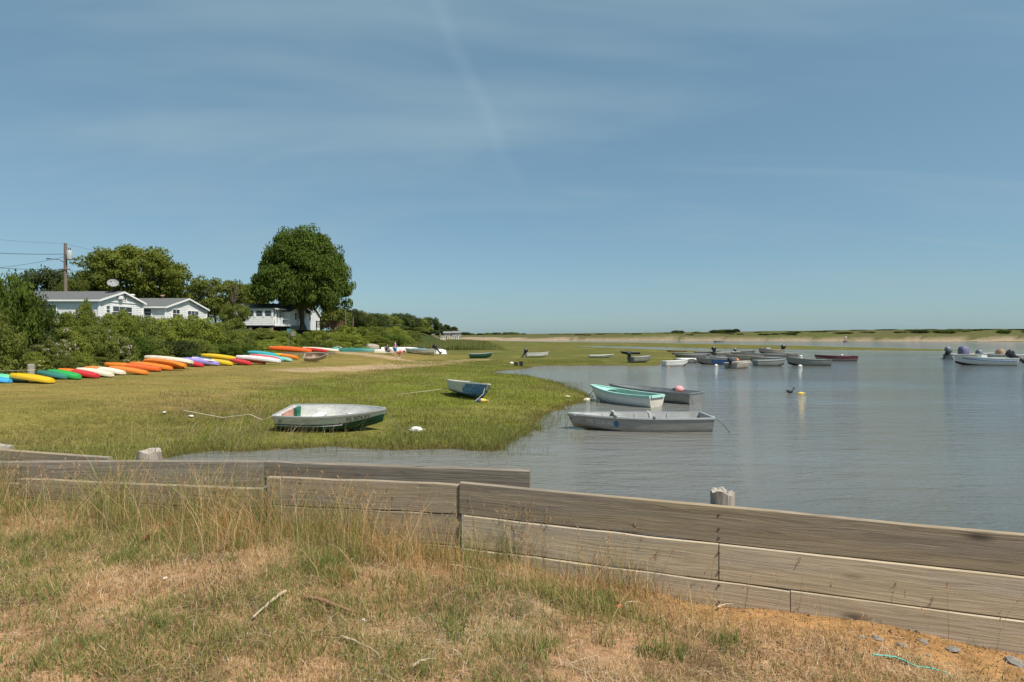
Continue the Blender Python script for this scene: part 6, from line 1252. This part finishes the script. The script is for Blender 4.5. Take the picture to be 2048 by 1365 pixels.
wm = figure('person', 'standing person with dark hair, navy top and blue shorts by the path', (X, Y, z0), math.radians(55), J, ED, [('body', skinm, ALL, 0), ('top', navy, ['pelvis', 'chest', 'sl', 'sr', 'el', 'er'], .022), ('shorts', bluesh, ['pelvis', 'jl', 'jr', 'kl', 'kr'], .045)])
p = MB(); p.lathe([(.02, -.10), (.088, -.06), (.105, .02), (.085, .09), (.01, .12)], 12); ob = p.build('hair', hair, wm); ob.location = (0, .03, 1.585)
for s_ in (-1, 1): p = MB(); p.lathe([(.002, -.012), (.014, 0), (.002, .012)], 6); ob = p.build('eye', hair, wm); ob.location = (.03 * s_, -.098, 1.56)
J2 = dict(pelvis=(0, .12, .52, .13), chest=(0, -.16, .60, .13), neck=(0, -.30, .60, .05), head=(0, -.40, .58, .085), crown=(0, -.47, .60, .07), sl=(.13, -.20, .62, .05), sr=(-.13, -.20, .62, .05), el=(.16, -.24, .40, .036), er=(-.16, -.24, .40, .036), hl=(.12, -.32, .20, .028), hr=(-.12, -.32, .20, .028), fl=(.11, -.36, .12, .022), fr=(-.11, -.36, .12, .022),
          jl=(.08, .14, .46, .085), jr=(-.08, .14, .46, .085), kl=(.10, .06, .26, .05), kr=(-.10, .10, .26, .05), al=(.10, .14, .05, .036), ar=(-.10, .16, .05, .036), tl=(.11, .04, .03, .034), tr=(-.11, .06, .03, .034))
X, Y = gp(800, 713.5, .5); z0 = gz(X, Y)
ch = figure('person', 'child in a pink dress bending down to the grass beside the standing person', (X, Y, z0), math.radians(80), J2, ED, [('body', skinm, ALL, 0), ('dress', pinkd, ['pelvis', 'chest', 'sl', 'sr', 'jl', 'jr'], .035)], 1.15)
p = MB(); p.lathe([(.02, -.1), (.09, -.05), (.10, .03), (.06, .09), (.01, .11)], 12); ob = p.build('hair', hair, ch); ob.location = (0, -.47, .71); ob.rotation_euler = (1.2, 0, 0)
for s_ in ('l', 'r'): a_ = J2['a' + s_]; p = MB(); p.loft([[(a_[0] * 1.15 + w_ * math.cos(q), (a_[1] - .10 + dy_) * 1.15, .045 + h_ * math.sin(q)) for q in [6.283 * k / 8 for k in range(8)]] for dy_, w_, h_ in ((.14, .035, .035), (.08, .05, .045), (-.02, .05, .04), (-.08, .02, .02))]); p.build('shoe', whites, ch)
J3 = dict(J); J3.update(pelvis=(0, .08, .46, .14), chest=(0, .18, .80, .14), neck=(0, .19, .99, .055), head=(0, .15, 1.10, .085), crown=(0, .17, 1.19, .075), sl=(.17, .17, .92, .06), sr=(-.17, .17, .92, .06), el=(.24, .0, .68, .042), er=(-.24, .0, .68, .042), hl=(.16, -.2, .62, .032), hr=(-.16, -.2, .62, .032), fl=(.14, -.3, .60, .025), fr=(-.14, -.3, .60, .025), jl=(.10, 0, .46, .10), jr=(-.10, 0, .46, .10), kl=(.12, -.42, .50, .062), kr=(-.12, -.42, .50, .062), al=(.12, -.62, .10, .042), ar=(-.12, -.58, .10, .042), tl=(.12, -.78, .05, .035), tr=(-.12, -.74, .05, .035))
X, Y = gp(777, 711, .5); z0 = gz(X, Y); rzc = math.radians(75)
sp = figure('person', 'seated person in dark clothes in the grey folding chair', (X, Y, z0), rzc, J3, ED, [('body', skinm, ALL, 0), ('top', darkcl, ['pelvis', 'chest', 'sl', 'sr', 'el', 'er'], .022), ('shorts', greych, ['pelvis', 'jl', 'jr', 'kl', 'kr'], .03)])
p = MB(); p.lathe([(.02, -.10), (.088, -.06), (.105, .02), (.085, .09), (.01, .12)], 12); ob = p.build('hair', hair, sp); ob.location = (0, .20, 1.145)
fc = thing('folding_chair', 'grey canvas folding chair by the path', 'chair', (X, Y, z0), rzc)
p = MB(); p.box((0, .02, .30), (.56, .5, .03)); p.build('seat', greych, fc); p = MB(); p.box((0, .33, .66), (.56, .03, .62), rot=Matrix.Rotation(-.25, 3, 'X')); p.build('backrest', greych, fc)
for sx_ in (-.28, .28):
    for sy_ in (-.22, .26): p = MB(); p.tube([(sx_, sy_, 0), (sx_, -sy_ * .9, .32)], .014, 6); p.build('leg', motor_g, fc)
    p = MB(); p.box((sx_ * 1.04, .0, .52), (.06, .5, .03)); p.build('armrest', greych, fc)

# ------------------------------------------------------------------ small things on the slope and the bank
for px_, py_, Y_, m_, lb_, dims in ((594, 662, 80, bluec, 'small blue sign board in the shrubs below the deck', (.45, .05, .5)), (603, 668, 79, greych, 'small grey sign board in the shrubs right of the blue one', (.55, .05, .6))):
    X = wx(px_, Y_); zc = wz(py_, Y_); z0 = gz(X, Y_); o = thing('sign', lb_, 'sign', (X, Y_ - 3, z0)); p = MB(); p.box((0, 0, zc - z0), dims); p.build('board', m_, o); p = MB(); p.tube([(0, .05, -.1), (0, .05, zc - z0)], .03, 6); p.build('post', wood_b, o)
deadw = paint("bleached_stick", (.46, .36, .25), .85, .25, 30, bump=.004, stretch=(1, 6, 6)); barkst = paint("bark_stick", (.22, .12, .07), .9, .35, 30, dirt=(.40, .24, .14), bump=.006)
def stick(label, a, b_, r0, r1, mat, z=1.1, bend=.03, name='stick'):
    """lying on the turf between two places seen in the photograph"""
    P0 = Vector((*gp(a[0], a[1], z), 0)); P1 = Vector((*gp(b_[0], b_[1], z), 0)); n_ = 8; pts = []; rg = random.Random(int(a[0])); d = (P1 - P0); nn = Vector((-d.y, d.x, 0)).normalized()
    c = (P0 + P1) / 2; c.z = gz(c.x, c.y)
    for i in range(n_ + 1):
        t = i / n_; q = P0.lerp(P1, t) + nn * (bend * math.sin(math.pi * t) + rg.uniform(-.004, .004)); q.z = gz(q.x, q.y) + .03 + rg.uniform(-.003, .006); pts.append(q - c)
    p = MB(); p.tube(pts, [(r0 + (r1 - r0) * i / n_) * rg.uniform(.85, 1.15) for i in range(n_ + 1)], 8); ob = p.build(name, mat); ob.location = c; tag(ob, label, 'stick'); return ob
stick('straight bleached stick with a dark knot at its upper end', (505, 1255), (572, 1202), .008, .010, deadw, 1.13, .0)
stick('thick reddish bark stick lying level in the dry grass', (610, 1212), (716, 1226), .014, .008, barkst, 1.12, .008)
stick('thin curved bleached twig below the reddish stick', (682, 1268), (762, 1316), .006, .003, deadw, 1.15, .03)
stick('short grey twig near the bottom edge below the curved twig', (824, 1330), (872, 1316), .010, .004, deadw, 1.17)
stick('long thin pale stem lying near the boards', (888, 1128), (1050, 1148), .006, .003, deadw, .98, .0)
stick('dark driftwood piece in the grass by the tall stems', (382, 1054), (425, 1042), .02, .012, barkst, 1.13)
stick('short pale twig on the sand at the foot of the boards', (1435, 1232), (1468, 1229), .007, .004, deadw, .75)
stick('thin straw coloured twig near the red shell', (1250, 1218), (1272, 1200), .007, .004, deadw, .9)
def crumb(name, label, cat, px, py, z, size, mat, seed, flat=.5, lift=0.0):
    X, Y = gp(px, py, z); z0 = gz(X, Y); rg = random.Random(seed); p = MB(); n_ = 9; rings = []
    for zz, rr in ((-.5, .55), (-.1, 1), (.3, .85), (.55, .4)): rings.append([(size[0] * rr * math.cos(6.283 * k / n_) * rg.uniform(.8, 1.15), size[1] * rr * math.sin(6.283 * k / n_) * rg.uniform(.8, 1.15), size[2] * zz * rg.uniform(.8, 1.2)) for k in range(n_)])
    p.loft(rings, 0, False); ob = p.build(name, mat); ob.location = (X, Y, z0 + size[2] * .35 + lift); ob.rotation_euler = (rg.uniform(-.2, .2), rg.uniform(-.2, .2), rg.uniform(0, 6)); return tag(ob, label, cat)
redsh = paint("red_shell", (.38, .11, .05), .5, .2, 30, bump=.003); stone = paint("grey_stone", (.21, .19, .17), .9, .25, 25, bump=.006); redlf = paint("russet_leaf", (.20, .055, .03), .7, .25, 30, bump=.004); bone = paint("shell_white", (.66, .60, .52), .6, .12, 30, bump=.003)
crumb('crab_shell', 'red crab shell beside the green tuft', 'shell', 1238, 1215, .92, (.035, .022, .024), redsh, 1, lift=.025)
crumb('dead_leaf', 'curled russet leaf in the dry grass at left', 'leaf', 295, 1070, 1.17, (.07, .02, .03), redlf, 2, lift=.03)
for i, (px_, py_, lb_, s_) in enumerate(((1725, 1300, 'small grey stone on the sand, left of a pair', .022), (1755, 1299, 'larger grey stone on the sand, right of a pair', .034), (1803, 1306, 'brown grey stone half buried in straw', .03), (1846, 1294, 'pale flat stone at the foot of the boards', .026), (1905, 1305, 'pale angular slab at the foot of the boards', .040), (2030, 1322, 'dark stone under the last board at the right edge', .05), (1858, 1322, 'small dark stone near the green cord', .016))):
    crumb('stone', lb_, 'stone', px_, py_, .78, (s_ * 1.2, s_, s_ * .6), stone, 10 + i)
for i, (px_, py_, lb_) in enumerate(((727, 1234, 'white shell chip right of the reddish stick'), (705, 1112, 'small white shell under the green tuft'), (330, 1180, 'white chip in the turf at left'), (665, 1075, 'grey chip below the tall grass'))): crumb('shell', lb_, 'shell', px_, py_, 1.12, (.017, .012, .010), bone, 30 + i, lift=.015)
for i, (px_, py_, lb_) in enumerate(((328, 831, 'white scrap in the grass left of the green boat'), (382, 839, 'second white scrap nearer the green boat'))):
    X, Y = gp(px_, py_, .35); crumb('scrap', lb_, 'scrap', px_, py_, gz(X, Y), (.12, .07, .05), whitefoam, 40 + i, lift=.03)
# turquoise cord at the lower right
gcord = paint("turquoise_cord", (.08, .42, .33), .6, .1, 20, bump=0); pts = []
for px_, py_ in ((1745, 1338), (1790, 1337), (1812, 1346), (1832, 1357), (1860, 1351), (1890, 1353), (1905, 1366)): X, Y = gp(px_, py_, .84); pts.append(Vector((X, Y, gz(X, Y) + .02)))
rope('cord', 'turquoise cord lying in the straw near the sand', pts, .0055, gcord)
